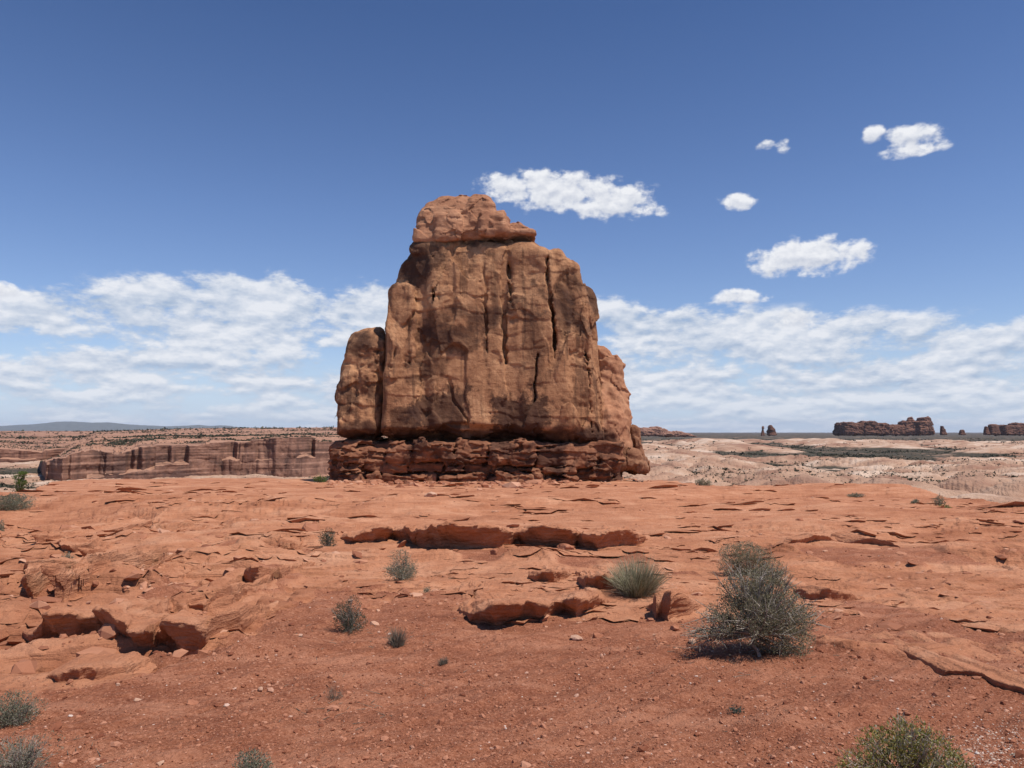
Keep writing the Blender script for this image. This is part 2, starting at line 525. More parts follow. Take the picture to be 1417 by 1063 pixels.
def build_ground():
    na = 1900
    A = np.linspace(-0.86, 0.86, na)
    r_near = np.geomspace(0.6, 6.6, 60)
    # equal steps on the picture for the near rock and for the far valley
    ys = np.linspace(1075, 660, 940)
    dd = np.geomspace(5, 165, 4000)
    xx, yy = proj(0, dd, base_prof(dd))
    r_mid = np.interp(-ys, -yy, dd)
    r_mid = r_mid[(r_mid > 6.7) & (r_mid < 160)]
    r_far = np.geomspace(162, 7000, 420)
    r_hor = np.geomspace(7400, 56000, 40)
    D = np.concatenate([r_near, r_mid, r_far, r_hor])
    AA, DD = np.meshgrid(A, D)
    X = AA * spread(DD); Y = DD                     # wider than the view close to the camera
    AT = X / DD
    Z = ground_base(AT, DD)
    PX, PY = proj(X, Y, Z)
    dc = crest_d(AT)
    near = sstep(DD, dc * 1.25, dc * 0.95)          # 1 on the near rock
    # soil or bare rock
    bx = np.interp(PX, _soil_px, _soil_py)
    nz = fbm2(X / 1.6, Y / 2.2, 4, 3) * 26 + fbm2(X / 0.35, Y / 0.5, 3, 5) * 12
    soil = sstep(PY + nz - bx, -12, 16) * near
    # thin soil skins lying in hollows of the rock
    sk = sstep(fbm2(X / 3.3, Y / 4.6, 4, 31), 0.20, 0.45) * sstep(PY, 735, 770) * near
    soil = np.maximum(soil, sk * 0.75)
    rockw = 1 - soil
    z = Z.copy()
    # broad swells
    sw = fbm2(X / 9.0, Y / 9.0, 3, 11)
    z += near * sstep(DD, 5, 30) * sw * 0.28 * (0.4 + 0.6 * rockw)
    # bedding ledges: contour steps of a slow field
    left = sstep(PX, 520, 300) * sstep(PY, 690, 720) * sstep(PY, 960, 900)
    ysh = np.zeros_like(z)
    for (lx, ly, amp, step, seed, sharp) in ((60.0, 26.0, 2.2, 0.42, 17, 0.12), (30.0, 13.0, 1.7, 0.36, 19, 0.13), (11.0, 5.0, 0.80, 0.17, 21, 0.18), (4.2, 1.9, 0.24, 0.085, 23, 0.2), (1.3, 0.55, 0.045, 0.030, 27, 0.3)):
        wx = fbm2(X / (lx * .6), Y / (ly * .6), 2, seed + 50) * 0.35
        n = fbm2(X / lx + wx, Y / ly + wx, 5, seed, 0.5) * amp
        q = n / step; fl = np.floor(q); fr = q - fl
        ter = (fl + sstep(fr, 0.5 - sharp / 2, 0.5 + sharp / 2)) * step
        patch = sstep(fbm2(X / (lx * 1.2) + 9, Y / (ly * 1.5), 3, seed + 70), -0.25, 0.25)
        k = near * rockw * (0.6 + (0.55 if amp > .5 else -0.12) * left) * (0.35 + 0.75 * patch)
        dz = (0.8 * ter + 0.2 * n) * k
        dm = math.sqrt(ly / 12 / 1.06e-4)
        fade = (sstep(DD, 24, 50) if amp > 1 else (sstep(DD, 6, 14) if amp > .2 else 1.0)) * sstep(DD, dm * 0.72, dm * 0.42)
        z += dz * fade * np.where(amp > .5, 0.8, 1.0)
        if amp > .1:
            saw = sstep(fr, 0.5 - sharp / 4, 0.5 + sharp / 2) * np.clip(1 - (fr - 0.5) * 2.2, 0, 1)
            ysh -= saw * step * 0.35 * k * (1 - left) * fade * sstep(DD, 45, 25)
    # low humps of broken rock on the left
    f = fbm2(X / 2.6, Y / 2.0, 3, 41)
    z += left * near * np.maximum(f, -0.2) * 0.26
    # soil: small hummocks and rills running down to the left front
    z += soil * (fbm2(X / 0.8, Y / 0.8, 4, 61) * 0.035 + fbm2((X - Y) * .707 / 0.45, (X + Y) * .707 / 3.6, 4, 64) * 0.05)
    z += near * rockw * fbm2(X / 0.22, Y / 0.22, 3, 71) * 0.014
    # far valley: slickrock domes
    far = sstep(DD, dc * 1.6, dc * 3.0)
    w1 = sstep(DD, 1500, 700); w2 = sstep(DD, 500, 1400)
    def billow(lx, ly, seed):
        b = 1 - np.abs(perlin2(X / lx, Y / ly, seed)) * 1.9
        b2 = 1 - np.abs(perlin2(X / lx * 2.3 + 5, Y / ly * 2.3, seed + 1)) * 1.9
        g = sstep(fbm2(X / (lx * 3), Y / (ly * 3), 3, seed + 2), -0.45, 0.35)
        inv = np.abs(perlin2(X / lx, Y / ly, seed)) * 1.9
        inv2 = np.abs(perlin2(X / lx * 2.3 + 5, Y / ly * 2.3, seed + 1)) * 1.9
        return np.clip(inv, 0, 1) ** .40 * g + 0.45 * np.clip(inv2, 0, 1) ** .40 * g
    dom = (billow(46, 66, 81) * 7.5 * w1 + billow(140, 240, 85) * 14.0 * w2) * sstep(DD, 3700, 2400)
    rightw = sstep(AA, -0.1, 0.12)
    z += far * dom * (0.35 + 0.65 * rightw) * sstep(DD, 9000, 5000)
    z += far * fbm2(X / 500, Y / 900, 3, 91) * 8.0 * sstep(DD, 600, 2500)
    q = dom * 1.3; fr = q - np.floor(q)
    z += far * 0.5 * (sstep(fr, .4, .6) - fr) * w1 + far * fbm2(X / 14, Y / 22, 4, 95) * 0.9 * sstep(DD, 1600, 500)
    V = np.stack([X, Y + ysh, z], -1).reshape(-1, 3)
    me = mesh_np('ground', V, grid_faces(len(D), na))
    fattr(me, 'soil', soil)
    fattr(me, 'valley', far)
    fattr(me, 'dome', sstep(dom / (7.5 * w1 + 14.0 * w2 + 1e-3), 0.18, 0.85))
    return me, A, D, z, soil


ground_me, GA, GD, GZ, GSOIL = build_ground()


def gz(x, y):
    """height of the finished ground"""
    x = np.asarray(x, float); y = np.asarray(y, float)
    a = x / spread(y)
    i = np.interp(a, GA, np.arange(len(GA))); j = np.interp(y, GD, np.arange(len(GD)))
    i0 = np.clip(np.floor(i).astype(int), 0, len(GA) - 2); j0 = np.clip(np.floor(j).astype(int), 0, len(GD) - 2)
    fi = i - i0; fj = j - j0
    return (GZ[j0, i0] * (1 - fi) * (1 - fj) + GZ[j0, i0 + 1] * fi * (1 - fj) + GZ[j0 + 1, i0] * (1 - fi) * fj + GZ[j0 + 1, i0 + 1] * fi * fj)


_dd = np.geomspace(1.0, 160, 3000)


def at(px, py):
    """a point of the near ground that the photograph shows at (px, py)"""
    x, y, z = pdir(px, py)
    a = float(x / y)
    g_ = base_prof(_dd)
    s = float(z / y) * _dd - g_
    k = np.argmax(s < 0) if (s < 0).any() else len(s) - 1
    d = _dd[k]
    return a * d, d


def at_np(px, py):
    x, y, z = pdir(px, py)
    xx, yy = proj(0, _dd, base_prof(_dd))
    d = np.interp(-py, -yy, _dd)
    return (x / y) * d, d


def ground_mat():
    mat = bpy.data.materials.new('slickrock_and_soil'); mat.use_nodes = True
    g = NT(mat.node_tree)
    out = g.n('ShaderNodeOutputMaterial'); bs = g.n('ShaderNodeBsdfPrincipled')
    g.t.links.new(bs.outputs[0], out.inputs[0])
    bs.inputs['Roughness'].default_value = 0.93; bs.inputs['Specular IOR Level'].default_value = 0.1
    co = g.n('ShaderNodeTexCoord').outputs['Object']
    soil = g.n('ShaderNodeAttribute', attribute_name='soil').outputs['Fac']
    val = g.n('ShaderNodeAttribute', attribute_name='valley').outputs['Fac']
    dome = g.n('ShaderNodeAttribute', attribute_name='dome').outputs['Fac']
    n0 = g.noise(co, 0.12, 5, 0.6, 0.4)
    n1 = g.noise(co, 0.7, 7, 0.62, 0.3)
    n2 = g.noise(co, 4.5, 8, 0.68)
    n3 = g.noise(co, 30.0, 6, 0.7)
    bed = g.noise(g.vm('MULTIPLY', co, (0.5, 1.3, 6.0)), 1.0, 7, 0.65, 0.8)
    big = g.noise(g.vm('MULTIPLY', co, (0.10, 0.22, 1.0)), 1.0, 8, 0.66, 0.6)
    v = g.m('ADD', g.m('ADD', g.m('MULTIPLY', big, 0.45), g.m('MULTIPLY', n1, 0.30)), g.m('MULTIPLY', bed, 0.25))
    rock = g.ramp(v, [(0.38, (0.32, 0.118, 0.060)), (0.5, (0.485, 0.208, 0.112)), (0.62, (0.61, 0.305, 0.180))])
    rock = g.mix(g.m('MULTIPLY', g.ss(n2, 0.56, 0.72), 0.5), rock, (0.35, 0.135, 0.075))
    so = g.ramp(g.m('ADD', g.m('MULTIPLY', n1, 0.5), g.m('MULTIPLY', n2, 0.5)),
                [(0.38, (0.225, 0.075, 0.039)), (0.5, (0.32, 0.117, 0.061)), (0.62, (0.42, 0.175, 0.098))])
    grit = g.vor(co, 42.0, 'F1')
    so = g.mix(g.m('MULTIPLY', g.ss(n3, 0.50, 0.62), 0.5), so, (0.50, 0.23, 0.145))
    so = g.mix(g.m('MULTIPLY', g.ss(n3, 0.45, 0.36), 0.55), so, (0.17, 0.052, 0.027))
    run = g.n('ShaderNodeMapping'); run.inputs['Rotation'].default_value = (0, 0, math.radians(-45)); run.inputs['Scale'].default_value = (0.28, 2.0, 1.0)
    g.set(run.inputs['Vector'], co)
    rn = g.noise(run, 1.0, 6, 0.62, 0.3)
    so = g.mix(g.m('MULTIPLY', g.ss(rn, 0.52, 0.66), 0.55), so, (0.46, 0.205, 0.122))
    so = g.mix(g.m('MULTIPLY', g.ss(rn, 0.46, 0.34), 0.4), so, (0.19, 0.062, 0.033))
    sfac = g.m('ADD', soil, g.m('MULTIPLY', g.m('SUBTRACT', n2, 0.5), 0.7), clamp=True)
    col = g.mix(g.ss(sfac, 0.25, 0.75), rock, so)
    # far valley: pale domes, dark brush flats between them
    far1 = g.noise(co, 0.02, 7, 0.65, 0.3); far2 = g.noise(co, 0.006, 6, 0.6); far3 = g.noise(g.vm('MULTIPLY', co, (1.0, 0.5, 1.0)), 0.12, 6, 0.7)
    vr = g.ramp(g.m('ADD', g.m('MULTIPLY', far1, 0.5), g.m('MULTIPLY', far2, 0.5)),
                [(0.40, (0.31, 0.165, 0.11)), (0.5, (0.48, 0.30, 0.205)), (0.58, (0.62, 0.455, 0.345))])
    flat = g.mix(g.ss(far1, 0.52, 0.68), (0.075, 0.064, 0.046), (0.36, 0.225, 0.155))
    vr = g.mix(g.ss(g.m('ADD', dome, g.m('MULTIPLY', g.m('SUBTRACT', far1, 0.5), 1.4)), 0.12, 0.50), flat, vr)
    vr = g.mix(g.m('MULTIPLY', g.ss(far3, 0.55, 0.68), 0.45), vr, (0.24, 0.125, 0.085))
    col = g.mix(val, col, vr)
    fine = g.ramp(n3, [(0.32, (0.72, 0.72, 0.72)), (0.6, (1, 1, 1))])
    col = g.mix(0.6, col, fine, 'MULTIPLY')
    g.set(bs.inputs['Base Color'], col)
    hr = g.m('ADD', g.m('MULTIPLY', n2, 0.10), g.m('MULTIPLY', bed, 0.14))
    hr = g.m('ADD', hr, g.m('MULTIPLY', n3, 0.014))
    hs = g.m('ADD', g.m('MULTIPLY', n3, 0.030), g.m('MULTIPLY', g.ss(grit, 0.5, 0.1), 0.010))
    hs = g.m('ADD', hs, g.m('MULTIPLY', n2, 0.06))
    mixn = g.n('ShaderNodeMix'); mixn.data_type = 'FLOAT'
    g.set(mixn.inputs[0], soil); g.set(mixn.inputs[2], hr); g.set(mixn.inputs[3], hs)
    h = g.m('ADD', mixn.outputs[0], g.m('MULTIPLY', val, g.m('MULTIPLY', far3, 3.0)))
    bp = g.n('ShaderNodeBump'); bp.inputs['Strength'].default_value = 0.9; bp.inputs['Distance'].default_value = 1.0
    g.set(bp.inputs['Height'], h); g.t.links.new(bp.outputs[0], bs.inputs['Normal'])
    return mat


GROUND_MAT = ground_mat()
tag(obj('ground', ground_me, GROUND_MAT), 'red slickrock and gravelly soil running out to the desert valley', None, None, 'structure')
print('ground', round(time.time() - T0, 1))


# ------------------------------------------------------------------ voxel rock builder
def smin(a, b, k):
    h = np.clip(0.5 + 0.5 * (b - a) / k, 0, 1)
    return b + (a - b) * h - k * h * (1 - h)


def W(px, py, y):
    """world point on the ray through a photo pixel at depth y"""
    dx, dy, dz = pdir(px, py)
    return float(dx / dy) * y, y, float(dz / dy) * y


class Block:
    """tapered rounded block given by its front view: left/right edges at top and bottom, top/bottom rows, front/back depth (m)"""
    def __init__(s, xt, xb, yt, yb, front, back, r, lean=0.0, ds=None, dome=0.0):
        s.r = r; s.dome = dome
        s.f0, s.b0, s.lean = front, back, lean
        ds = ds if ds is not None else front + min((back - front) * 0.4, 9.0)     # depth at which the outline is read
        s.zt = W(xt[0], yt, front + lean * .8)[2]; s.zb = W(xb[0], yb, front)[2]
        s.xt = (W(xt[0], yt, ds)[0], W(xt[1], yt, ds)[0]); s.xb = (W(xb[0], yb, ds)[0], W(xb[1], yb, ds)[0])

    def bounds(s):
        return (min(s.xt[0], s.xb[0]), s.f0 - 1, s.zb), (max(s.xt[1], s.xb[1]), s.b0 + 1, s.zt)

    def sd(s, x, y, z):
        t = np.clip((z - s.zb) / (s.zt - s.zb), 0, 1)
        l = s.xb[0] + (s.xt[0] - s.xb[0]) * t; r_ = s.xb[1] + (s.xt[1] - s.xb[1]) * t
        fr = s.f0 + s.lean * t
        r = s.r
        qx = np.abs(x - (l + r_) / 2) - (r_ - l) / 2 + r
        qy = np.abs(y - (fr + s.b0) / 2) - (s.b0 - fr) / 2 + r
        ztl = s.zt
        if s.dome:
            u = (x - (s.xt[0] + s.xt[1]) / 2) / ((s.xt[1] - s.xt[0]) / 2 + 1e-3); w = (y - (fr + s.b0) / 2) / ((s.b0 - fr) / 2)
            ztl = s.zt - s.dome * (np.minimum(u * u, 2.0) + 0.7 * np.minimum(w * w, 1.5))
        qz = np.maximum(z - ztl, s.zb - z) + r
        o = np.sqrt(np.maximum(qx, 0) ** 2 + np.maximum(qy, 0) ** 2 + np.maximum(qz, 0) ** 2)
        return (o + np.minimum(np.maximum(qx, np.maximum(qy, qz)), 0) - r).astype(f32)


from concurrent.futures import ThreadPoolExecutor
_POOL = ThreadPoolExecutor(4)


def par(fn, *arr):
    """run fn over four slices of flat arrays at once"""
    n = len(arr[0]); e = np.linspace(0, n, 13).astype(int)
    return np.concatenate(list(_POOL.map(lambda i: fn(*[a[e[i]:e[i + 1]] for a in arr]), range(12))))


def crack(path, w, depth, front, taper=True):
    """a joint that follows a line on the face; w = half width in photo pixels, depth in photo pixels"""
    P = np.array([(W(px, py, front)[0], W(px, py, front)[2]) for px, py in path])
    ww = (np.array(w, float) if np.ndim(w) else np.full(len(path), float(w))) * 0.78 * front / FPX
    dp = depth * front / FPX
    lo = P.min(0) - 2 * ww.max() - 1.2; hi = P.max(0) + 2 * ww.max() + 1.2

    def f(x, y, z, base):
        m = (x > lo[0]) & (x < hi[0]) & (z > lo[1]) & (z < hi[1]) & (y < front + dp * 2.5) & (base < 1.5) & (base > -dp * 1.3)
        if not m.any(): return base
        i = np.nonzero(m)
        xx, zz, bb = x[i], z[i], base[i]
        jx = perlin3(xx / 1.1, zz / 1.1, 0 * xx, 77) * 0.28 + perlin3(xx / .4, zz / .4, 0 * xx, 78) * 0.10
        xx = xx + jx
        best = np.full(xx.shape, 1e9)
        for k in range(len(P) - 1):
            a, b = P[k], P[k + 1]; ab = b - a
            t = np.clip(((xx - a[0]) * ab[0] + (zz - a[1]) * ab[1]) / (ab @ ab), 0, 1)
            d = np.hypot(xx - a[0] - ab[0] * t, zz - a[1] - ab[1] * t)
            best = np.minimum(best, d - (ww[k] + (ww[k + 1] - ww[k]) * t))
        # wedge that closes with depth inside the rock
        cut = best + np.maximum(-bb, 0) / dp * ww.max() * 1.0
        base[i] = np.maximum(bb, -cut).astype(f32)
        return base
    return f


def voxel_rock(blocks, h, pad, warp=(6.0, 1.0), disp=(), k=0.5, seed=0, cell=None, cuts=(), pits=None, strata=()):
    lo = np.min([b.bounds()[0] for b in blocks], 0) - pad; hi = np.max([b.bounds()[1] for b in blocks], 0) + pad
    n = np.ceil((hi - lo) / h).astype(int) + 1
    gx, gy, gzz = [lo[i] + np.arange(n[i]) * h for i in range(3)]
    # coarse pass to find the band
    def base(x, y, z):
        if warp:
            L, A_ = warp
            wx = perlin3(x / L, y / L, z / L, seed + 1) * A_; wy = perlin3(x / L, y / L, z / L, seed + 2) * A_
            wz = perlin3(x / L, y / L, z / L, seed + 4) * A_ * .5
            wx = wx + perlin3(x / L * 3, y / L * 3, z / L * 3, seed + 5) * A_ * .3
            x, y, z = x + wx, y + wy, z + wz
        f = None
        for b in blocks:
            s = b.sd(x, y, z)
            f = s if f is None else smin(f, s, k)
        for c in cuts:
            f = c(x, y, z, f)
        return f
    st = 4
    c = [np.arange(0, n[i] + st, st) for i in range(3)]
    CX_, CY_, CZ_ = np.meshgrid(*[lo[i] + c[i] * h for i in range(3)], indexing='ij')
    fc = par(base, CX_.ravel(), CY_.ravel(), CZ_.ravel()).reshape(CX_.shape).astype(f32)
    band = st * h * 1.0 + 0.7 * sum(abs(d[1]) for d in disp) + 0.5 * (cell[1] if cell else 0)
    f = np.repeat(np.repeat(np.repeat(fc, st, 0), st, 1), st, 2)[:n[0], :n[1], :n[2]].copy()
    actc = np.abs(fc) < band
    act = np.repeat(np.repeat(np.repeat(actc, st, 0), st, 1), st, 2)[:n[0], :n[1], :n[2]]
    # grow by one coarse cell (sample points sit at the block's low corner)
    g2 = act.copy()
    for ax in range(3):
        g2 |= np.roll(act, st, ax) | np.roll(act, -st, ax)
    I, J, K = np.nonzero(g2)
    x, y, z = gx[I], gy[J], gzz[K]
    dsum = 0.75 * sum(abs(d[1]) for d in disp) + 0.5 * (cell[1] if cell else 0) + 2 * h

    def full(x, y, z):
        v = base(x, y, z)
        nb = np.abs(v) < dsum
        xs, ys, zs = x[nb], y[nb], z[nb]
        if not len(xs): return v
        rough = sstep(perlin3(xs / 6.0, ys / 6.0, zs / 6.0, seed + 60), -0.35, 0.35)      # smooth faces and broken faces
        dv = np.zeros(len(xs), f32)
        for (L, A_, sq, o, sd_) in disp:
            dv += fbm3(xs / L, ys / L, zs / (L * sq), o, seed + sd_) * A_ * ((0.35 + 0.85 * rough) if sd_ else 1.0)
        if cell:
            L, A_, sq = cell
            w = perlin3(xs / L, ys / L, zs / L, seed + 9) * 0.22
            F1, F2, rv, fc = worley3(xs / L + w, ys / L + w, zs / (L * sq) + w, seed + 3, True)
            dv += ((rv - 0.5) * A_ * 0.8 + fc * A_ * 0.9) * (0.35 + 0.8 * rough)
            L2 = L * 0.38
            F1, F2, rv, fc = worley3(xs / L2 + w, ys / L2 + w, zs / (L2 * sq * .7) + w, seed + 13, True)
            dv += ((rv - 0.5) * 0.5 + fc * 0.8) * A_ * 0.36 * (0.15 + 1.0 * rough)
        for (per, A_, tilt, sd_) in strata:
            q = zs / per + xs * tilt / per + fbm3(xs / (per * 4), ys / (per * 4), zs / (per * 2), 3, seed + sd_) * 0.55
            m = sstep(perlin3(xs / (per * 3), ys / (per * 3), zs / (per * 1.3), seed + sd_ + 7), -0.2, 0.25)
            fr = q - np.floor(q)
            dv += A_ * (fr - 0.5) * m
        if pits:
            L, A_, thr = pits
            F1, F2, rv = worley3(xs / L, ys / L, zs / L, seed + 6)
            m = sstep(perlin3(xs / (L * 4), ys / (L * 4), zs / (L * 4), seed + 8), thr, thr + 0.3)
            dv += np.clip(0.55 - F1, 0, 1) * A_ * m * 2
        v[nb] += dv
        return v
    v = par(full, x, y, z)
    f[I, J, K] = v
    f[0], f[-1] = 9, 9; f[:, 0], f[:, -1] = 9, 9; f[:, :, 0], f[:, :, -1] = 9, 9
    return surface_nets(f, lo, h)


# ------------------------------------------------------------------ the sandstone butte
BY = 117.0                                     # distance of its front face
PXM = BY / FPX                                 # metres per photo pixel there


def B(xt, xb, yt, yb, f, b, r, lean=0.0, ds=None, dome=0.0):
    """depths and radii in photo pixels behind the front plane"""
    return Block(xt, xb, yt, yb, BY + f * PXM, BY + b * PXM, r * PXM, lean * PXM, None if ds is None else BY + ds * PXM, dome * PXM)


BUTTE_LIGHT, BUTTE_MID, BUTTE_DARK = (0.59, 0.315, 0.165), (0.42, 0.202, 0.102), (0.19, 0.080, 0.042)
VARN = (0.062, 0.030, 0.022)


def bp_(px, py):
    x, y, z = W(px, py, BY)
    return x, y, z


def build_butte():
    ox, oy, oz = W(680, 662, BY + 60 * PXM)
    root = thing('sandstone_butte', 'huge reddish brown sandstone butte standing alone on the slickrock, with a domed cap', 'butte', (ox, oy, oz))
    off = np.array([ox, oy, oz], f32)

    def put(name, VF, mat):
        V, F = VF
        return obj(name, mesh_np(name, V - off, F), mat, root)

    def loc(px, py, rx, rz, edge, amt):
        x, y, z = W(px, py, BY)
        return (x - ox, 0.0, z - oz, rx * PXM, rz * PXM, edge, amt)

    tm = rock_mat('butte_sandstone', BUTTE_LIGHT, BUTTE_MID, BUTTE_DARK, 0.55, 0.45, 0.55, 0.48, VARN,
                  patches=[loc(612, 566, 46, 36, .16, .82), loc(722, 578, 44, 34, .16, .85), loc(572, 362, 24, 34, .2, .7), loc(640, 470, 26, 20, .2, .6), loc(740, 470, 14, 60, .3, .45),
                           loc(600, 480, 22, 55, .3, .55), loc(500, 598, 36, 14, .3, .7), loc(500, 470, 26, 14, .2, .5), loc(690, 604, 200, 9, .4, .6), loc(782, 420, 12, 60, .3, .5), loc(560, 590, 24, 30, .2, .7)])  # the wide thin patch paints the shadow band beneath the tower's overhang
    tower = [
        B((592, 770), (532, 826), 333, 601, 16, 240, 24, 30, dome=10),
        B((575, 770), (540, 818), 420, 630, 34, 230, 10, 0),
        B((562, 610), (529, 606), 337, 604, 13, 150, 18, 26, dome=12),
        B((545, 579), (530, 585), 384, 604, 1, 120, 9, 12, dome=4),
        B((582, 616), (574, 640), 352, 597, 10, 120, 8, 22, dome=4),
        B((597, 670), (600, 676), 332, 594, 0, 150, 12, 24, dome=5),
        B((662, 706), (664, 730), 332, 595, 3, 150, 9, 21, dome=4),
        B((700, 759), (716, 796), 333, 598, 0, 150, 12, 22, dome=5),
        B((756, 778), (752, 804), 338, 604, 11, 150, 8, 20, dome=6),
        B((764, 801), (786, 830), 347, 613, 12, 200, 13, 22, dome=10),
        B((794, 818), (804, 833), 391, 617, 38, 200, 10, 14, dome=6),
        B((575, 742), (575, 745), 329, 348, 26, 160, 8, 6, dome=2),
    ]

    def undercut(x, y, z, f):
        zc = W(680, 585, BY)[2] - np.maximum(x - W(680, 600, BY)[0], 0) * 0.10 - np.maximum(W(620, 600, BY)[0] - x, 0) * 0.05
        return np.maximum(f, np.minimum((BY + 1 * PXM + (zc - z) * 1.9 - y) * 0.46, 99) * (z < zc + 0.5) - 9.0 * (z >= zc + 0.5)).astype(f32)
    cuts = [crack([(664, 330), (668, 377), (670, 420), (673, 476), (678, 527), (677, 608)], [.8, 1.0, 1.0, .9, .9, 1.5], 10, BY),
            crack([(703, 345), (698, 385), (699, 476), (701, 500)], [1.6, 1.5, 1.0, .1], 12, BY),
            crack([(759, 350), (761, 407), (768, 450), (774, 493), (783, 523), (797, 575)], [3, 3.4, 2.2, 1.3, 1.1, .2], 18, BY),
            crack([(748, 490), (737, 536), (733, 605)], [.3, 1.2, 1.5], 10, BY),
            crack([(590, 350), (593, 372), (598, 405), (601, 440)], [2, 4, 8, 5], 16, BY),
            crack([(601, 440), (612, 462)], [5, 1], 10, BY),
            crack([(572, 425), (560, 456), (546, 488), (532, 535)], [1, 6, 7, 3], 14, BY),
            crack([(583, 385), (577, 412), (580, 430)], [2, 3, 1], 8, BY),
            crack([(813, 476), (819, 510), (821, 536), (821, 622)], [4, 3.5, 2.5, 2], 22, BY),
            crack([(541, 505), (560, 502), (579, 499)], [.9, 1.2, .5], 6, BY),
            crack([(560, 500), (561, 520)], [.8, .5], 5, BY),
            crack([(626, 525), (629, 553), (652, 588)], [.2, 1.0, .8], 5, BY),
            undercut]
    put('tower', voxel_rock(tower, 0.175, 2.5, (11.0, 0.75),
        disp=[(9.0, 0.40, 2.4, 3, 0), (2.4, 0.15, 1.8, 4, 20), (0.8, 0.08, 0.6, 2, 40)], k=0.75, seed=3,
        cell=(4.8, 0.95, 2.7), pits=(1.1, 0.30, 0.22), cuts=cuts, strata=[(2.6, .16, .03, 37)]), tm)
    spur = [B((483, 541), (472, 532), 449, 606, 10, 130, 20, 10, dome=13), B((478, 530), (473, 526), 500, 604, 4, 110, 14, 8, dome=8), B((486, 524), (484, 524), 520, 630, 34, 110, 8, 0)]
    put('side_pillar', voxel_rock(spur, 0.175, 2.5, (8.0, 0.6),
        disp=[(5.0, 0.35, 1.2, 3, 0), (1.8, 0.22, 0.8, 4, 20), (0.7, 0.09, 0.5, 2, 40)], k=0.4, seed=11,
        cell=(3.0, 0.7, 1.3), pits=(1.0, 0.3, 0.15), strata=[(3.5, 0.25, .05, 31)],
        cuts=[crack([(494, 511), (510, 508), (530, 506)], [.8, 1.2, 1.0], 7, BY), crack([(497, 490), (498, 511)], [1.4, .6], 6, BY), undercut]), tm)
    flank = [B((822, 859), (818, 864), 487, 628, 46, 190, 13, 14, dome=5), B((826, 850), (822, 860), 556, 626, 26, 150, 14, 6, dome=12),
             B((820, 852), (822, 860), 520, 600, 36, 150, 14, 16, dome=12), B((816, 842), (818, 846), 472, 560, 54, 190, 10, 10, dome=12)]
    put('buttress', voxel_rock(flank, 0.175, 2.5, (6.0, 1.0),
        disp=[(5.0, 0.75, 1.0, 4, 0), (1.8, 0.25, 0.8, 3, 20), (0.7, 0.08, 0.5, 2, 40)], k=0.4, seed=17,
        cell=(3.2, 0.4, 1.3), cuts=[crack([(838, 500), (836, 520), (850, 560)], [1, 1.5, .6], 8, BY), undercut]),
        rock_mat('buttress_sandstone', (0.55, 0.29, 0.165), (0.45, 0.21, 0.115), (0.28, 0.12, 0.065), 0.55, 0.4, 0.2, 0.2, VARN))
    cap = [B((586, 678), (575, 684), 260, 332, 30, 165, 18, 22, dome=17), B((600, 672), (578, 678), 272, 330, 26, 150, 14, 20, dome=12), B((644, 684), (632, 688), 263, 318, 28, 150, 14, 18, dome=7),
           B((582, 622), (575, 628), 302, 334, 24, 140, 8, 8, dome=3), B((604, 640), (602, 642), 288, 331, 19, 120, 6, 8, dome=4),
           B((668, 703), (660, 706), 289, 325, 18, 130, 9, 4, dome=3), B((664, 702), (664, 704), 287, 300, 26, 130, 6, 2, dome=2),
           B((700, 722), (696, 736), 303, 323, 30, 130, 7, 6, dome=2), B((700, 738), (690, 740), 313, 324, 26, 140, 4, 2, dome=2)]
    put('cap_rock', voxel_rock(cap, 0.14, 2.0, (5.0, 0.5),
        disp=[(3.5, 0.30, 0.7, 3, 0), (1.2, 0.08, 0.5, 3, 20), (0.6, 0.04, 0.4, 2, 40)], k=0.16, seed=23,
        cell=(2.9, 0.45, 0.9), cuts=[crack([(600, 322), (603, 300), (622, 285), (650, 272)], [.6, 1.2, 1.4, .5], 8, BY),
                                   crack([(637, 330), (640, 305), (628, 290)], [1.5, 1.2, .4], 8, BY), crack([(640, 303), (662, 306), (668, 325)], [.5, 2.2, .6], 9, BY)]),
        rock_mat('cap_sandstone', (0.54, 0.28, 0.16), (0.41, 0.19, 0.105), (0.22, 0.09, 0.05), 0.8, 0.8, 0.35, 0.25))
    # layered pedestal: broken beds with vertical joints
    R = random.Random(5)
    bl = []
    def bed(x0, x1, top, bot, front, wmin, wmax, r, back=260):
        x = x0
        while x < x1 - 4:
            w = min(R.uniform(wmin, wmax), x1 - x)
            if x1 - (x + w) < wmin * .5: w = x1 - x
            c = x + w / 2
            f = front(c) + R.uniform(-4, 4)
            bl.append(B((x + 1.2 + R.uniform(0, 1), x + w - 0.6), (x + .6, x + w - .6), top(c) + R.uniform(-1.5, 1.5), bot(c) + R.uniform(-1.2, 1.2), f, back, r, R.uniform(-2, 3), f + 10))
            x += w
    top1 = lambda c: np.interp(c, [460, 500, 620, 720, 800, 850, 900], [620, 617, 610, 613, 620, 628, 642])
    bot1 = lambda c: np.interp(c, [460, 620, 720, 850, 900], [642, 640, 644, 650, 656])
    bot2 = lambda c: np.interp(c, [460, 620, 720, 850, 900], [655, 654, 656, 658, 662])
    bot3 = lambda c: np.interp(c, [460, 620, 720, 850, 900], [672, 672, 674, 668, 668])
    fr = lambda base: (lambda c: base + np.interp(c, [455, 475, 520, 780, 850, 900], [30, 8, 0, 0, 14, 40]))
    bed(471, 858, top1, bot1, fr(-12), 34, 84, 6)
    bed(469, 852, lambda c: bot1(c) + 1.5, bot2, fr(-7), 24, 60, 3)
    bed(468, 800, lambda c: bot2(c) + 1.0, bot3, fr(-15), 20, 66, 4)
    bl.append(B((474, 856), (474, 850), 612, 672, 10, 250, 6))
